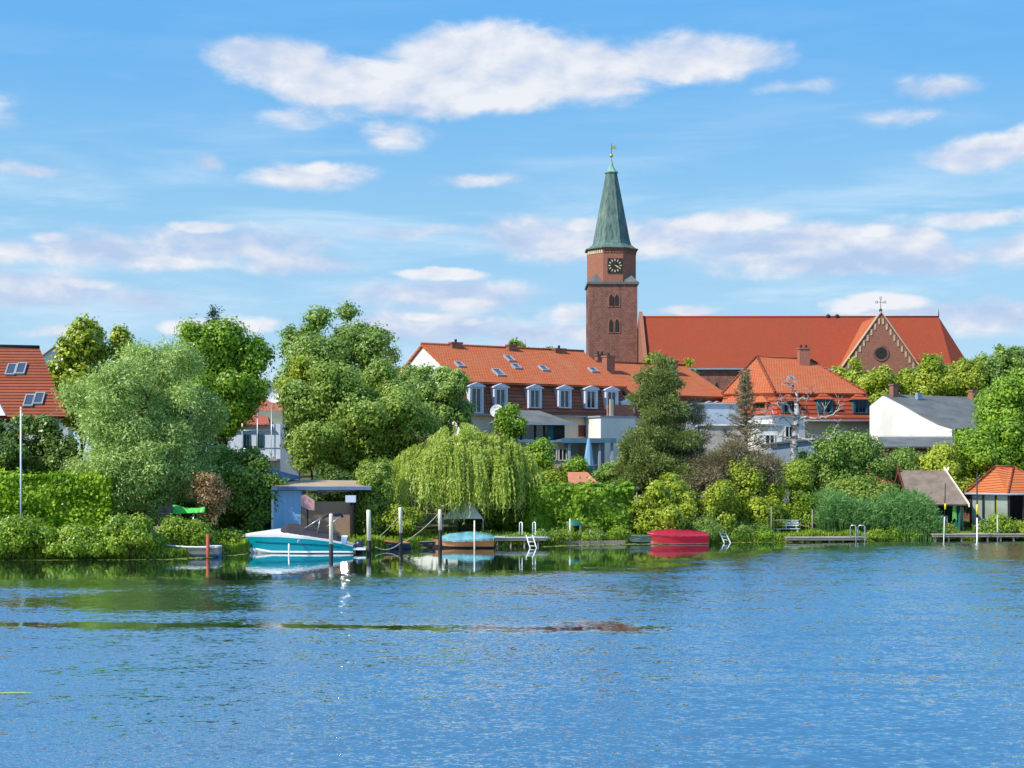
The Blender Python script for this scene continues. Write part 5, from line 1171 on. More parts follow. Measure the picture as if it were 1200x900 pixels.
side(bl, BF, ts[2:], lo[2:], lo2[2:], False); bl.build('rubbing_strake', M['gelwhite'], ho)
kd = 8
dk = MB(); over(dk, BF, ts[:kd + 1], top[:kd + 1], [.02] + [.05 + .30 * (k / kd) for k in range(1, kd + 1)]); over(dk, BF, ts[kd:], top[kd:], [.35 * max(0, 1 - (k / 5)) + .03 for k in range(len(ts) - kd)]); dk.build('deck', M['gelwhite'], sbt)
cvr = MB(); cts = [ts[6], ts[7], ts[8], ts[9], ts[11], ts[13], ts[15], ts[17], ts[18]]
cw = [(top[ts.index(t_)][0] * .90, top[ts.index(t_)][1] + .02) for t_ in cts]
over(cvr, BF, cts, cw, [.08, .40, .62, .64, .58, .46, .36, .28, .08], 10); cvr.build('canvas_cover', M['canvas'], sbt)
bp = lambda px, py, dy=-.55: Vector((xof(px, BY + dy), BY + dy, zof(py, BY + dy)))
bm = MB(); bm.tube([bp(357, 619), bp(378, 606)], .035, 6).tube([bp(372, 624), bp(375, 609)], .03, 6).tube([bp(383, 617), bp(399, 605)], .03, 6)
bm.tube([bp(357, 619, .6), bp(378, 606, .6)], .035, 6).tube([bp(378, 606), bp(378, 606, .6)], .03, 6)
bm.build('bimini_frame', M['metal'], sbt)
MB().tube([bp(378, 607, -.6), bp(383, 603.5, -.5), bp(390, 602.5, -.4), bp(399, 603, -.3), bp(402, 606, -.2)], [.07, .13, .15, .14, .06], 8).build('rolled_canopy', M['canvas'], sbt)
MB().box(BF, LB, LB + .75, -.95, .95, .22, .34).build('swim_platform', M['gelwhite'], sbt)
MB().lathe(BF.p(LB + .3, 0, 0), [(.22, -.3), (.25, .35), (.3, .5), (.2, .72), (.02, .76)], 10).build('stern_drive', M['navy'], sbt)
pc = bp(404, 627.5, -.75); hm = MB(); rows_ = []
for k in range(13):                                  # slightly bowed mirror plate, added to flash the sun down onto the water
    e = R(-.2 - 10. * k / 12); nv = (SUN + Vector((.113 * math.cos(e), -.993 * math.cos(e), math.sin(e)))).normalized()
    uu = nv.cross(Vector((0, 0, 1))).normalized(); vv = uu.cross(nv); vv = vv if vv.z > 0 else -vv
    if k: pc = pc - vv * .045
    rows_.append((pc + uu * .20, pc - uu * .20))
for a, b_ in zip(rows_[:-1], rows_[1:]): hm.face([a[0], a[1], b_[1], b_[0]], True)
dp_ = nv * -.03
hm.prism([rows_[0][0] + dp_, rows_[0][1] + dp_, rows_[-1][1] + dp_, rows_[-1][0] + dp_], [p + dp_ * 2 for p in (rows_[0][0], rows_[0][1], rows_[-1][1], rows_[-1][0])])
hm.build('hatch', M['chrome'], sbt)
MB().ball(bp(350, 634, -1.13), .10, 8).build('emblem', M['chrome'], ho)
MB().tube([bp(291, 628, -.05), bp(288, 627, -.02)], .05, 6).build('bow_eye', M['chrome'], ho)
# grey rowboat
def open_boat(name, label, px0, px1, Y, beam, sheer, chz, mats, rim, ang=0, flip=False, cat='rowing boat', thwarts=3):
    L = (px1 - px0) * mpp(Y); fr = Fr(xof(px0, Y), Y, 0, R(ang)) if not flip else Fr(xof(px1, Y), Y, 0, R(180 + ang))
    th = thing(name, label, cat, tuple(fr.p(L/2, 0, 0)))
    ts, top, ch, ho = hull(th, fr, L, beam, sheer, chz, .5, mats, rim)
    inn = MB(); ti = [(a[0] * .93, a[1] - .01) for a in top]; fl = [(a[0] * .75, .06) for a in ch]
    side(inn, fr, ts, ti, fl); over(inn, fr, ts, fl, [0] * len(ts), 2); inn.build('inside', mats[0], th)
    for k in range(thwarts):
        t_ = L * (.28 + .24 * k); i = min(range(len(ts)), key=lambda q: abs(ts[q] - t_)); w_ = top[i][0] * .95
        MB().box(fr, t_ - .12, t_ + .12, -w_, w_, top[i][1] - .16, top[i][1] - .12).build('thwart', M['moss'], th)
    return th, fr, ts, top, ho
open_boat('rowing_boat', 'small grey open rowboat with a blue bottom and pale gunwale by the red post', 190, 258, 82.6, 1.2, [(0, .72), (.4, .62), (1, .60)], .20, (M['boatgrey'], M['boatblue']), (M['gelwhite'], .05))
open_boat('motor_boat', 'low dark blue boat with an orange wooden rim between the mooring poles', 436, 481, 90.2, 1.2, [(0, .35), (.5, .48), (1, .66)], .12, (M['navy'], M['darkhull']), (M['varnish'], .06), 0, True)
open_boat('punt', 'flat black tarred punt lying behind the covered wooden boat', 470, 516, 92.0, 1.1, [(0, .42), (.5, .38), (1, .42)], .1, (M['darkhull'], M['darkhull']), (M['moss'], .04))
def covered(name, label, px0, px1, Y, beam, sheer, chz, mats, tarp, crown, ang=0, flip=False, band=None, t0=0, t1=None, drop=.06, lace=False):
    L = (px1 - px0) * mpp(Y); fr = Fr(xof(px0, Y), Y, 0, R(ang)) if not flip else Fr(xof(px1, Y), Y, 0, R(180 + ang))
    th = thing(name, label, 'covered boat', tuple(fr.p(L/2, 0, 0)))
    ts, top, ch, ho = hull(th, fr, L, beam, sheer, chz, .45, mats, (mats[1], .03), 15, band=band)
    t1 = t1 or len(ts); r_ = random.Random(int(px0)); e = [(a[0] + .04, a[1] + .03) for a in top][t0:t1]; tt = ts[t0:t1]; n = len(tt)
    cv = MB(); over(cv, fr, tt, e, [crown * math.sin(math.pi * (k + .35) / (n - .3)) ** .6 * (1 + r_.uniform(-.16, .12)) * (1.15 - .3 * k / n) for k in range(n)], 8)
    dr = [(a[0] + .01, a[1] - drop - .05 * (k % 2)) for k, a in enumerate(e)]; side(cv, fr, tt, e, dr); co_ = cv.build('boat_cover', tarp, th)
    MB().tube([fr.p(t_, 0, a[1] + crown * math.sin(math.pi * (k + .35) / (n - .3)) ** .6 * .98 + .03) for k, (t_, a) in enumerate(zip(tt, e))], .018, 5).build('ridge_seam', tarp, co_)
    if lace:
        ln = MB()
        for k in range(1, n - 1):
            ln.tube([fr.p(tt[k], -s_ * .9 * e[k][0], e[k][1] + crown * .3 + .02) if s_ < 1 else fr.p(tt[k] + .2, -(e[k][0] + .03), e[k][1] - .05) for s_ in (0.5, 1)], .02, 5)
        ln.build('lashing', M['iron'], co_)
    return th, fr, ts, top
covered('covered_boat', 'varnished wooden boat under a turquoise tarpaulin beside the mooring poles', 507, 579, 91.6, 1.6, [(0, .62), (.4, .52), (1, .62)], .12, (M['varnish'], M['darkhull']), M['tealtarp'], .42, 0, False, None, 2, None, .10, True)
rb = covered('covered_boat', 'red motorboat under a crimson cover moored in front of the yellow green bushes', 760, 829, 95.6, 1.8, [(0, .70), (.5, .58), (1, .62)], .10, (M['redhull'], M['pinkband']), M['redtarp'], .34, 2, False, None, 0, None, .06)
MB().box(rb[1], 3.55, 3.95, -.45, .45, .0, .62).build('outboard_cover', M['plasticblk'], rb[0])
open_boat('dinghy', 'dull grey green dinghy tucked between the square hedge and red boat', 731, 766, 96.0, 1.2, [(0, .62), (.5, .52), (1, .56)], .15, (M['dingreen'], M['darkhull']), (M['dingreen'], .04), 0, False, 'dinghy')
cn = thing('canoe', 'upturned dark green canoe lying in the grass before the clipped hedge', 'canoe', (xof(672, 95.6), 95.6, .9))
CNF = Fr(xof(663, 95.6), 95.6, 0, R(5)); tsn = list(np.linspace(0, 1.15, 9)); MBc = MB(); over(MBc, CNF, tsn, [(.34 * math.sin(math.pi * (k + .3) / 8.6) + .02, 1.25) for k in range(9)], [.38 * math.sin(math.pi * (k + .3) / 8.6) for k in range(9)], 6); over(MBc, CNF, tsn, [(.34 * math.sin(math.pi * (k + .3) / 8.6) + .02, 1.24) for k in range(9)], [0] * 9, 2)
MBc.build('hull', M['greenpaint'], cn)
MB().box(CNF, .15, .25, -.4, .4, .5, 1.24).box(CNF, .9, 1.0, -.4, .4, .5, 1.24).build('rest', M['moss'], cn)
# ------------------------------------------------------------------ mooring poles, posts and ropes
def pole(label, px, pt, Y, r, split, tilt=0., group='mooring poles off the boathouse', top=None):
    x = xof(px, Y); th = thing('mooring_pole', label, 'mooring pole', (x, Y, 0), group); z1 = zof(pt, Y); zs = zof(split, Y)
    MB().tube([(x, Y, -1.2), (x + tilt * zs, Y, zs)], [r * 1.08, r * 1.04], 10).build('dark_foot', M['postdark'], th)
    MB().tube([(x + tilt * zs, Y, zs), (x + tilt * z1, Y, z1 - .06), (x + tilt * z1, Y, z1)], [r, r, r * .7], 10).build('pale_top', M['postwhite'], th)
    return th
pole('thick mooring pole standing before the stern of the turquoise speedboat', 388, 602, 83.6, .115, 637.5)
pole('mooring pole at the swim platform end of the turquoise speedboat', 432.5, 597.5, 84.9, .13, 633.5, -.01)
pole('tallest mooring pole with the rope slung low from it, by the dark blue boat', 470, 594.5, 88.4, .112, 624.5, -.02)
pole('mooring pole in front of the varnished boat with the turquoise tarpaulin', 516, 597, 89.4, .115, 621, -.01)
def thin(name, label, cat, px, pt, Y, r, mt, tilt=0., tipm=None, tipf=.2, mid=None):
    x = xof(px, Y); z1 = zof(pt, Y); b0 = min(0, ground(x, Y)) - .3 if ground(x, Y) < .1 else ground(x, Y) - .2
    th = thing(name, label, cat, (x, Y, b0)); e = lambda z: (x + tilt * z, Y, z)
    zs = z1 - (z1 - b0) * tipf if tipm else z1
    MB().tube([e(b0), e(zs)], r, 8).build('pole', mt, th)
    if tipm: MB().tube([e(zs), e(z1)], r * .95, 8).build('tip', tipm, th)
    return th
thin('mooring_post', 'thin pale stake rising beside the turquoise tarpaulin', 'stake', 556, 610, 90.2, .05, M['postwhite'])
thin('mooring_post', 'thin yellowish stake at the grassy edge before the clipped hedge', 'stake', 668, 608, 94.2, .055, M['postwhite'])
thin('mooring_post', 'short red oxide post at the end of the grey rowboat', 'post', 243.5, 626, 81.9, .10, M['redpost'])
thin('mooring_post', 'short white stake with orange foot at the speedboat hull', 'stake', 338.5, 637, 84.6, .05, M['redpost'], 0, M['gelwhite'], .55)
thin('garden_post', 'small pale stone post on the bank edge beside the square hedge', 'post', 692, 621, 95.2, .10, M['concrete'])
thin('flagpole', 'slim pale blue flagpole standing in front of the clipped hedge', 'flagpole', 24.5, 477, 83.4, .055, mat('pale blue metal', (.58, .66, .78), None, 2, .35, .5), 0, M['gelwhite'], .02)
thin('fishing_pole', 'leaning bare pole with a yellow section in front of the grey hut roof', 'pole', 1106, 566, 99.2, .035, M['postwhite'], .028, M['dark'], .45)
thin('fishing_pole', 'tall white pole with a yellow band between hut and pavilion', 'pole', 1145, 553, 98.6, .05, M['gelwhite'], 0, M['iron'], .50)
for p_, px, a, b_, Y, tl in ((0, 1107.6, 590, 597, 99.15, .028), (1, 1145, 591, 603, 98.55, 0)):
    x = xof(px, Y); q = MB().tube([(x, Y, zof(b_, Y)), (x + tl * .4, Y, zof(a, Y))], .062, 8)
    o = q.build('yellow_band', M['yellow'], bpy.data.objects['fishing_pole' if p_ == 0 else 'fishing_pole.001'])
thin('fishing_pole', 'short pole with a yellow tip before the orange pavilion', 'pole', 1169, 586, 99.6, .045, M['postwhite'], -.02, M['yellow'], .24)
thin('fence_stake', 'tall grey stake at the end of the garden bench rail', 'stake', 904, 594, 98.6, .05, M['moss'])
thin('fence_stake', 'tall grey stake between garden bench and reed bed', 'stake', 952, 597, 98.8, .05, M['moss'])
def rope(label, a, b_, sag, r=.022):
    a, b_ = Vector(a), Vector(b_); pts = [a.lerp(b_, k / 10) - Vector((0, 0, sag * 4 * (k / 10) * (1 - k / 10))) for k in range(11)]
    o = MB().tube(pts, r, 5).build('mooring_rope', M['rope'], None, a); tag(o, label, 'rope', 'mooring ropes')
rope('pale rope slanting from the dark blue boat up to the tallest mooring pole', at(440, 632, 90), at(469, 603, 88.4), .12)
rope('pale rope slanting up to the mooring pole before the varnished boat', at(474, 635, 88.4), at(514.5, 601, 89.4), .15)
rope('slack pale rope drooping near the water at the tallest mooring pole', at(440, 641, 87.5), at(469.5, 636, 88.3), .28)
rope('mooring line from the bow of the turquoise speedboat to the creeper bank', bp(289, 627, 0), at(271, 632, 87.3), .05)
# ------------------------------------------------------------------ boathouse
OY = 91.5; OF = Fr(xof(318, OY), OY, 0, R(3)); og = ground(xof(340, OY), OY)
oh = thing('boathouse', 'pale blue boathouse with a flat sandy roof and open berth beside the speedboat', 'boathouse', tuple(OF.p(3, 1, og)))
m_ = mpp(OY); zr0 = zof(569.5, OY)
MB().box(OF, .0, 34 * m_, .3, 3.2, og - .3, zr0 - .3).build('wall', M['skyblue'], oh)
MB().box(OF, -.03, .12, .2, .3, og, zr0 - .3).build('corner_board', M['gelwhite'], oh)
MB().slab([OF.p(.1, -.35, zr0), OF.p(117 * m_, -.35, zr0 - .06), OF.p(117 * m_ - .1, 4.6, zr0 + .28), OF.p(.1, 4.6, zr0 + .34)], .08).build('roof', M['felt'], oh)
MB().box(OF, .05, 117 * m_, -.46, -.36, zr0 - .25, zr0 - .03).build('fascia', M['bluedk'], oh)
MB().box(OF, 93 * m_, 93 * m_ + .16, -.1, .06, og - .2, zr0 - .3).box(OF, 114 * m_, 114 * m_ + .12, 4.0, 4.14, og - .2, zr0 - .1).build('post', M['dark'], oh)
MB().box(OF, 34 * m_ + .02, 92 * m_, .32, .45, og, zof(588, OY)).build('back_wall', M['tan'], oh)
MB().tube([OF.p(41 * m_, 2.9, zof(578, OY)), OF.p(95 * m_, 2.9, zof(576, OY))], .09, 6).tube([OF.p(80 * m_, 2.6, zof(575, OY)), OF.p(112 * m_, 1.4, zof(571, OY))], .06, 6).build('beam', M['postwhite'], oh)
MB().slab([OF.p(-22 * m_, .9, zof(558, OY) - .3), OF.p(-2 * m_, .9, zof(560, OY) - .3), OF.p(27 * m_, 4.8, zof(559.5, OY)), OF.p(-14 * m_, 4.8, zof(549, OY))], .12).build('side_roof', M['bluedk'], oh)
MB().box(OF, -16 * m_, -.06, 1.4, 4.4, og, zof(563, OY)).build('side_wall', M['boatblue'], oh)
pk = thing('panel', 'pink six sided board leaning inside the open berth of the boathouse', 'panel', tuple(OF.p(42 * m_, -.95, og)))
hx = [(352.5, 580), (358.5, 580), (368.5, 586.5), (368.5, 598), (361, 597.5), (352.5, 592.5)]
MB().prism([at(a, b_, OY - 1.0) for a, b_ in hx], [at(a, b_, OY - 1.08) for a, b_ in hx]).build('board', M['rose'], pk)
MB().tube([at(360.5, 597, OY - .96), Vector((at(360.5, 597, OY - .96).x, OY - .95, og))], .05, 6).build('prop', M['dark'], pk)
mb_ = thing('meter_box', 'small grey white box on a dark post at the boathouse end', 'box', (xof(411, OY - .3), OY - .3, og))
BXF = Fr(xof(405, OY - .3), OY - .3, 0, 0)
MB().box(BXF, 0, 12 * m_, -.12, .2, zof(588.5, OY), zof(580.5, OY)).build('box', M['bluew'], mb_)
MB().box(BXF, 5 * m_, 8 * m_, 0, .14, og, zof(588.5, OY)).build('post', M['dark'], mb_)
# ------------------------------------------------------------------ chairs, tarpaulin, crate
CHF2 = Fr(xof(184, 84.6), 84.6, 0, R(8)); gc = ground(xof(192, 84.6), 84.6)
base = None
zc0 = max(gc, zof(617.5, 84.6))
for k in range(7):
    z = zc0 + k * .175
    th = thing('garden_chair', ('%s black plastic chair of the stack on the creeper bank' % ('lowest', 'second', 'third', 'fourth', 'fifth', 'sixth', 'topmost')[k]), 'chair', tuple(CHF2.p(.4, .3, z)), 'stacked black garden chairs')
    sx = .03 * math.sin(k * 2.3)
    MB().box(CHF2, .05 + sx, .75 + sx, 0, .62, z + .10, z + .16).build('seat', M['plasticblk'], th)
    MB().prism([CHF2.p(.66 + sx, 0, z + .16), CHF2.p(.74 + sx, 0, z + .16), CHF2.p(.90 + sx, 0, z + .62), CHF2.p(.84 + sx, 0, z + .62)], [CHF2.p(.66 + sx, .6, z + .16), CHF2.p(.74 + sx, .6, z + .16), CHF2.p(.90 + sx, .6, z + .62), CHF2.p(.84 + sx, .6, z + .62)]).build('backrest', M['plasticblk'], th)
    for lx, ly in ((.08, .03), (.68, .03), (.08, .55), (.68, .55)): MB().tube([CHF2.p(lx + sx, ly, z + .1), CHF2.p(lx + sx, ly, z)], .03, 6).build('leg', M['plasticblk'], th)
CR = Fr(xof(179.5, 84.2), 84.2, 0, R(5)); cr_ = MB()
zc1 = zof(625, 84.2)
cr_.box(CR, 0, .72, 0, .5, zc1, zc1 + .06)
for z in (.12, .24, .36): cr_.box(CR, 0, .72, 0, .03, zc1 + z - .05, zc1 + z + .03).box(CR, 0, .03, .03, .5, zc1 + z - .05, zc1 + z + .03).box(CR, .69, .72, .03, .5, zc1 + z - .05, zc1 + z + .03).box(CR, .03, .69, .47, .5, zc1 + z - .05, zc1 + z + .03)
for q in (.0, .33, .67): cr_.box(CR, q, q + .05, -.02, .0, zc1, zc1 + .42)
tag(cr_.build('crate', mat('cream plastic crate', (.62, .58, .48), None, 2, .6), None, CR.p(.36, .25, zc1)), 'cream slatted crate on the bank in front of the black chairs', 'crate')
tp = MB(); TX0, TX1 = xof(199, 85.6), xof(241, 85.6); zt0 = zof(600, 85.6)
nt = 16; r_ = random.Random(4); hgt_ = [.30 + .28 * math.sin(math.pi * min(1, (k + 2) / 9)) * (1 - k / 20) + r_.uniform(-.03, .03) for k in range(nt + 1)]
TF = Fr(TX0, 85.6, 0, R(-3)); tl = [(TX1 - TX0) * k / nt for k in range(nt + 1)]
wt_ = [(.55 * (1 - .6 * k / nt) + r_.uniform(-.03, .03), zt0 - .12 + .12 * k / nt) for k in range(nt + 1)]
over(tp, TF, tl, wt_, hgt_, 8); over(tp, TF, tl, wt_, [.0] * (nt + 1), 2)
ta = thing('tarpaulin', 'bright green tarpaulin draped over a low frame beside the black chairs', 'tarpaulin', (TX0 + 1, 85.6, ground(TX0, 85.6)))
tp.build('cloth', M['tarpgreen'], ta)
for t_, y_ in ((.55, -.4), (1.5, -.2), (.4, .4), (1.6, .25)): MB().tube([TF.p(t_, y_, zt0 - .08), TF.p(t_, y_, ground(TX0, 85.6))], .04, 6).build('frame_leg', M['metal'], ta)
# ------------------------------------------------------------------ tent, parasol, sheds behind the hedge
WY = 95.6; tn_ = thing('garden_tent', 'white pointed tent roof half hidden under the weeping willow', 'tent', (xof(540, WY), WY, ground(xof(540, WY), WY)))
pk_ = at(545, 579, WY + 1); c4 = [at(519, 608, WY), at(566, 608, WY), at(566, 606, WY + 2.6), at(519, 606, WY + 2.6)]
MB().solid(c4 + [pk_], [(0, 1, 4), (1, 2, 4), (2, 3, 4), (3, 0, 4), (0, 3, 2, 1)]).build('canopy', M['canvaswhite'], tn_)
for p in c4: MB().tube([p, Vector((p.x, p.y, ground(p.x, p.y)))], .035, 6).build('pole', M['metal'], tn_)
UY = 108.6; pu = thing('folded_parasol', 'folded blue and white parasol before the pergola', 'parasol', (xof(690, UY), UY, ground(6, UY)))
zq, zq0 = zof(514, UY), zof(546, UY)
MB().lathe((xof(690, UY), UY, 0), [(.46, zq0), (.36, zq0 + .5), (.24, zq - .7), (.12, zq - .1), (.03, zq + .1)], 9, False).build('canopy', M['parasol'], pu)
MB().tube([(xof(690, UY), UY, ground(6, UY) - .1), (xof(690, UY), UY, zq + .25)], .035, 6).build('pole', M['white'], pu)
GY = 100.5; gcp = thing('garden_canopy', 'long flat grey canopy roof showing over the top of the hedges', 'canopy', (xof(695, GY), GY, ground(5, GY)))
GF = Fr(xof(646, GY), GY, 0, R(3)); zg_ = zof(570.5, GY)
MB().slab([GF.p(0, 0, zg_), GF.p(6.3, 0, zg_ - .1), GF.p(6.3, 2.6, zg_ + .12), GF.p(0, 2.6, zg_ + .2)], .1).build('roof', M['greyroof'], gcp)
for q in (.2, 3.1, 6.1):
    for d_ in (.15, 2.4): MB().tube([GF.p(q, d_, ground(5, GY) - .1), GF.p(q, d_, zg_ - .05)], .06, 6).build('post', M['moss'], gcp)
KY = 104.0; ks = thing('garden_shed', 'small shed with an orange roof between the pergola and the hedge', 'shed', (xof(684, KY), KY, ground(5, KY)))
KF = Fr(xof(668, KY), KY, 0, R(10)); zk = zof(567, KY)
MB().box(KF, .15, 1.95, .2, 1.8, ground(5, KY) - .2, zk - .05).build('wall', M['brownwood'], ks)
MB().slab([KF.p(-.1, 0, zk), KF.p(2.2, 0, zk), KF.p(1.7, 1.8, zk + .85), KF.p(.2, 1.8, zk + .85)], .1).build('roof', mat('coral roofing', (.60, .24, .14), (.5, .19, .11), 2, .8), ks)
# ------------------------------------------------------------------ jetties, ladders, bench
def jetty(name, label, px0, px1, Y, z, dp, m, npost, ang=0.):
    fr = Fr(xof(px0, Y), Y, 0, R(ang)); L = (px1 - px0) * mpp(Y); th = thing(name, label, 'jetty', tuple(fr.p(L/2, dp/2, 0)))
    mb = MB(); nb = int(L / .16)
    for k in range(nb): mb.box(fr, L * k / nb, L * (k + .92) / nb, 0, dp, z - .05, z + .003 * (k % 3))
    mb.build('deck_board', m, th)
    MB().box(fr, 0, L, .06, .16, z - .22, z - .055).build('beam', M['moss'], th)
    for k in range(npost):
        q = L * (k + .3) / npost
        MB().tube([fr.p(q, .25, -1), fr.p(q, .25, z - .055)], .07, 7).build('post', M['moss'], th)
    return th, fr, L
jetty('jetty', 'pale blue topped jetty beside the turquoise tarpaulin boat', 578, 642, 92.6, .62, 1.5, M['jettywhite'], 4, 1.5)
jetty('jetty', 'low bleached jetty in front of the garden bench and the reed bed', 921, 1016, 97.6, .36, 1.1, M['deckwood'], 6, 1)
jetty('jetty', 'long weathered jetty running past the grey hut and orange pavilion', 1093, 1262, 99.2, .50, 1.3, M['deckwood'], 11, .8)
def bank_plank(label, px0, px1, Y, z):
    fr = Fr(xof(px0, Y), Y, 0, R(9)); L = (px1 - px0) * mpp(Y)
    o = MB().box(fr, 0, L, 0, .12, -.4, z).build('quay_board', M['moss'], None, fr.p(L/2, 0, 0)); tag(o, label, 'bank edging')
bank_plank('low wooden bank edging along the grass before the clipped hedge', 642, 735, 93.9, .30)
bank_plank('low wooden bank edging between the red boat and the garden bench', 842, 922, 97.8, .26)
def handles(label, pxs, pt, pb, Y, r=.035, lean=0., bottom=None):
    th = thing('ladder', label, 'ladder', (xof(sum(pxs) / len(pxs), Y), Y, 0))
    for a, b_ in zip(pxs[::2], pxs[1::2]):
        z1, z0 = zof(pt, Y), zof(pb, Y)
        MB().tube([at(a, pb, Y), at(a, pt + 2, Y), at(a + (b_ - a) * .2, pt, Y), at(b_ - (b_ - a) * .2, pt, Y), at(b_, pt + 2, Y), at(b_, pb, Y) - Vector((0, 0, .5))], r, 7).build('handrail', M['metal'], th)
    return th
handles('pair of bent steel bathing ladder rails on the low bleached jetty', (996.5, 1003, 1005.5, 1013.5), 615.5, 633, 97.5)
lt = thing('ladder', 'white bathing ladder with high rails at the end of the pale blue jetty', 'ladder', (xof(618, 92), 92, 0))
for a in (610, 625.5):
    MB().tube([at(a - 1.2, 626, 92.2), at(a - 1, 612.5, 92.2), at(a + 1, 611.5, 92.2), at(a + 2, 613, 92), at(a + 2, 627, 91.8)], .035, 6).build('handrail', M['gelwhite'], lt)
for a in (616.5, 624): MB().tube([at(a, 627, 91.9), at(a + 5, 643, 91.2)], .04, 6).build('stile', M['gelwhite'], lt)
for f_ in (.2, .5, .8): MB().tube([at(616.5 + 5 * f_, 627 + 16 * f_, 91.9 - .7 * f_), at(624 + 5 * f_, 627 + 16 * f_, 91.9 - .7 * f_)], .025, 5).build('rung', M['gelwhite'], lt)
ls = thing('ladder', 'sloping white ladder leading down the bank beside the red boat', 'ladder', (xof(848, 97), 97, 0))
MB().tube([at(837, 609, 98), at(849, 636.5, 96.6)], .05, 6).build('stile', M['gelwhite'], ls)
MB().tube([at(849.5, 622.5, 97.6), at(856.5, 637, 96.8)], .05, 6).build('stile', M['gelwhite'], ls)
for f_ in (.55, .7, .85): MB().tube([at(837 + 12 * f_, 609 + 27.5 * f_, 98 - 1.4 * f_), at(845.5 + 11 * f_, 613 + 24 * f_, 98 - 1.2 * f_)], .03, 5).build('rung', M['gelwhite'], ls)
NY = 99.8; bf = Fr(xof(909, NY), NY, 0, R(4)); bz = ground(xof(922, NY), NY)
be = thing('garden_bench', 'white slatted garden bench on the bank above the low jetty', 'bench', tuple(bf.p(.9, .2, bz)))
zs_ = zof(619.5, NY); mbn = MB()
for d_ in (0, .14, .28): mbn.box(bf, 0, 1.75, d_, d_ + .11, zs_ - .04, zs_)
mbn.build('seat', M['gelwhite'], be); mbk = MB()
for z in (.16, .33, .50): mbk.box(bf, 0, 1.75, .42, .46, zs_ + z, zs_ + z + .11)
for q in (.12, .85, 1.55): mbk.box(bf, q, q + .07, .465, .50, zs_ - .02, zs_ + .62)
mbk.build('backrest', M['gelwhite'], be)
for q in (.12, 1.55):
    for d_ in (.03, .34): MB().box(bf, q, q + .07, d_, d_ + .07, bz - .1, zs_ - .045).build('leg', M['gelwhite'], be)
rl = MB().tube([at(903, 609.5, 98.7), at(945, 609.5, 99)], .03, 6).tube([at(935, 614.5, 98.8), at(958, 620, 98.8)], .03, 6); tag(rl.build('hand_rail', M['moss'], None, at(903, 609.5, 98.7)), 'grey rail poles lashed around the garden bench', 'rail')
# ------------------------------------------------------------------ grey hut and orange pavilion
UF = Fr(xof(1092, 101.4), 101.4, 0, AX * .55); hz = ground(xof(1110, 101.4), 102)
hut = thing('boat_hut', 'low hut with a weathered grey roof, crossed gable boards and open dark front', 'hut', tuple(UF.p(1, 1.5, hz)))
e_l, e_r, k_l, k_r = at(1066, 591, 102.2), at(1134.5, 591, 101.0), at(1054, 551, 104.6), at(1107.5, 551.5, 104.0)
bk_l, bk_r = k_l * 2 - e_l, k_r * 2 - e_r
bk_l.z = e_l.z; bk_r.z = e_r.z
hr = MB().slab([e_l, e_r, k_r, k_l], .14).slab([k_l, k_r, bk_r, bk_l], .14).build('roof', M['thatch'], hut)
for a, b_ in ((e_l, k_l), (bk_l, k_l), (e_r, k_r), (bk_r, k_r)):
    d_ = (b_ - a); wv = Vector((-.06, -.02, .0)) if a in (e_l, bk_l) else Vector((.05, -.02, 0))
    MB().prism([a + wv + Vector((0, 0, -.2)), b_ + d_ * .10 + wv + Vector((0, 0, -.2)), b_ + d_ * .10 + wv + Vector((0, 0, .06)), a + wv + Vector((0, 0, .06))], [p + wv for p in (a + wv + Vector((0, 0, -.2)), b_ + d_ * .10 + wv + Vector((0, 0, -.2)), b_ + d_ * .10 + wv + Vector((0, 0, .06)), a + wv + Vector((0, 0, .06)))]).build('barge_board', M['brownwood'] if a in (e_l, bk_l) else M['postwhite'], hr)
ins = .35
w4 = [e_l + (e_r - e_l) * .05, e_r + (e_l - e_r) * .03, bk_r + (bk_l - bk_r) * .03, bk_l + (bk_r - bk_l) * .05]
cmid = sum(w4, Vector((0, 0, 0))) / 4; w4 = [p + (cmid - p) * .08 for p in w4]
for i, (a, b_) in enumerate(((w4[1], w4[2]), (w4[2], w4[3]), (w4[3], w4[0]))):
    nrm = (b_ - a).cross(Vector((0, 0, 1))).normalized() * .06
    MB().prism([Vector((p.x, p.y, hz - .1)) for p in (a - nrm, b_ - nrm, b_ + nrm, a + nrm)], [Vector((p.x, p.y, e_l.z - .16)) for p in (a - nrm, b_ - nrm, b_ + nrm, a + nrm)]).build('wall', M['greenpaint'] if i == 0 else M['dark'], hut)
for f_ in (.02, .5, .97):
    p = w4[0].lerp(w4[1], f_); MB().tube([Vector((p.x, p.y, hz - .1)), Vector((p.x, p.y, e_l.z - .1))], .08, 6).build('post', M['dark'], hut)
bxp = w4[0].lerp(w4[1], .66); XF = Fr(bxp.x, bxp.y + .5, 0, .1)
tag(MB().box(XF, -.3, .3, 0, .4, hz + .75, hz + 1.15).box(XF, -.33, .33, -.03, .43, hz + 1.16, hz + 1.22).box(XF, -.25, -.2, .05, .35, hz, hz + .749).box(XF, .2, .25, .05, .35, hz, hz + .749).build('cool_box', mat('pale blue plastic', (.30, .52, .62), None, 2, .5), None, XF.p(0, 0, hz)), 'pale blue box on a stand in the dark open hut', 'box')
fl = w4[0].lerp(w4[1], .86) + Vector((0, .25, 0))
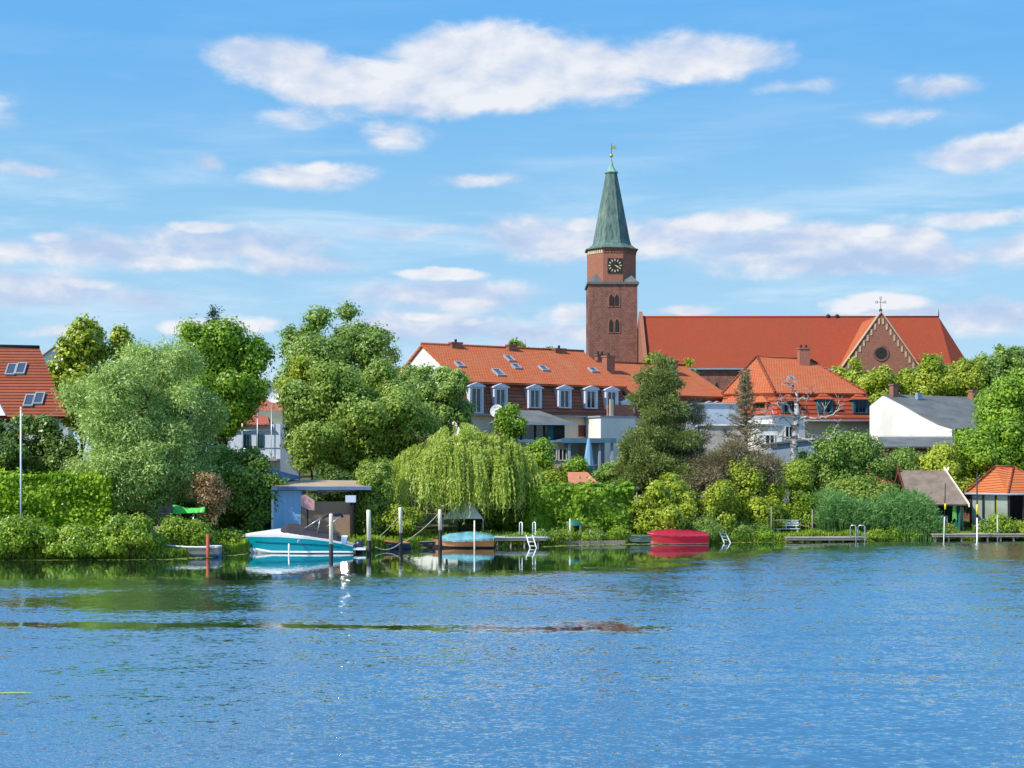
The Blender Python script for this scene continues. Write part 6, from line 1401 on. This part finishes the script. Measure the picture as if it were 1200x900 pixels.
tag(MB().prism([fl + Vector((-.12, 0, -.1)), fl + Vector((.12, 0, -.1)), fl + Vector((.16, 0, -1.15)), fl + Vector((-.05, 0, -1.0)), fl + Vector((-.16, 0, -1.2))], [fl + Vector((-.12, .05, -.1)), fl + Vector((.12, .05, -.1)), fl + Vector((.16, .05, -1.15)), fl + Vector((-.05, .05, -1.0)), fl + Vector((-.16, .05, -1.2))]).build('towel', mat('green towel', (.25, .55, .08), (.10, .35, .10), 4, .9), None, fl), 'green cloth hanging at the front edge of the dark open hut', 'towel')
bush('garden_shrub', 'small pale yellow shrub in front of the dark open hut', 1109, 611, 634, 100.5, 18, 'lime', 1500, 201, .18, .12)
# pavilion
PY = 102.6; pv = thing('garden_pavilion', 'garden pavilion with an orange hipped tile roof and glazed walls on the jetty bank', 'pavilion', (xof(1180, PY), PY + 1.5, ground(36, PY + 1)))
gp_ = ground(35, PY)
ce = [at(1130.5, 578.5, PY + 1.2), at(1181, 579.3, PY - .2), at(1246, 578.5, PY + 1.2)]; back = [at(1236, 576, PY + 5.2), at(1142, 576, PY + 5.0)]
t1_, t2_ = at(1166, 547, PY + 2.6), at(1188, 547.3, PY + 2.8)
pr = MB()
for q in ([ce[0], ce[1], t2_, t1_], [ce[1], ce[2], t2_], [ce[2], back[0], t2_], [back[0], back[1], t1_, t2_], [back[1], ce[0], t1_]): pr.slab(q, .1)
pro = pr.build('roof', tiles('pavilion tiles', (.62, .17, .055), (.54, .14, .045), (.20, .06, .03), .30, 40., .06, (.50, .17, .08), gap=.12), pv)
rd = MB()
for q in ((ce[0], t1_), (ce[1], t2_), (t1_, t2_), (ce[2], t2_)): rd.tube([p + Vector((0, 0, .05)) for p in q], .07, 6)
rd.build('ridge', M['redtile'], pro)
MB().tube([ce[0], ce[1], ce[2]], .08, 6).build('gutter', M['bluegrey'], pro)
cp = sum(ce + back, Vector((0, 0, 0))) / 5
iw = [p + (cp - p) * .12 for p in ce + back]
for a, b_, nm, mm in ((iw[0], iw[1], 'glazed_wall', M['greenhouse']), (iw[2], iw[3], 'glazed_wall', M['greenhouse']), (iw[4], iw[0], 'side_wall', M['greenpaint']), (iw[3], iw[4], 'back_wall', M['dark'])):
    nr = (b_ - a).cross(Vector((0, 0, 1))).normalized() * .04
    MB().prism([Vector((p.x, p.y, gp_ + .1)) for p in (a - nr, b_ - nr, b_ + nr, a + nr)], [Vector((p.x, p.y, ce[0].z - .1)) for p in (a - nr, b_ - nr, b_ + nr, a + nr)]).build(nm, mm, pv)
for p in iw[:3] + [iw[0].lerp(iw[1], .33), iw[0].lerp(iw[1], .66), iw[1].lerp(iw[2], .3)]:
    MB().box(Fr(p.x, p.y - .06), -.07, .07, -.07, .07, gp_ - .3, ce[0].z - .1).build('post', M['dark'], pv)
MB().prism([Vector((p.x, p.y, gp_ - .2)) for p in iw], [Vector((p.x, p.y, gp_ + .1)) for p in iw]).build('floor', M['moss'], pv)
bush('garden_shrub', 'rounded shrub at the glazed wall of the orange pavilion', 1173, 600, 636, 100.9, 36, 'ivy', 6000, 203, .22, .15, bias=-.05)
bush('garden_shrub', 'small bush between the hut wall and pavilion glass', 1153, 604, 634, 101.0, 18, 'oak', 2500, 204, .2, .14)
bush('garden_shrub', 'yellow green shrub past the pavilion corner at the view edge', 1200, 610, 636, 100.9, 34, 'lime', 4000, 205, .22, .15, bias=-.05)
# a drifting leaf close to the camera
lf = MB(); lc = at(16, 814.5, 34.2); lc.z = .02
lf.solid([lc + Vector((-.50, 0, 0)), lc + Vector((-.2, .05, .012)), lc + Vector((.2, .05, .012)), lc + Vector((.48, .0, .0)), lc + Vector((.15, -.05, .008)), lc + Vector((-.25, -.045, .008)), lc + Vector((-.50, 0, -.006)), lc + Vector((-.2, .05, .004)), lc + Vector((.2, .05, .004)), lc + Vector((.48, .0, -.006)), lc + Vector((.15, -.05, .0)), lc + Vector((-.25, -.045, .0))],
 [(0, 1, 2, 3, 4, 5), (11, 10, 9, 8, 7, 6), (0, 6, 7, 1), (1, 7, 8, 2), (2, 8, 9, 3), (3, 9, 10, 4), (4, 10, 11, 5), (5, 11, 6, 0)])
tag(lf.build('drifting_leaf', mat('yellowed reed leaf', (.42, .50, .16), (.34, .42, .10), 4, .5), None, lc), 'long yellow green reed leaf floating on the open water', 'leaf')
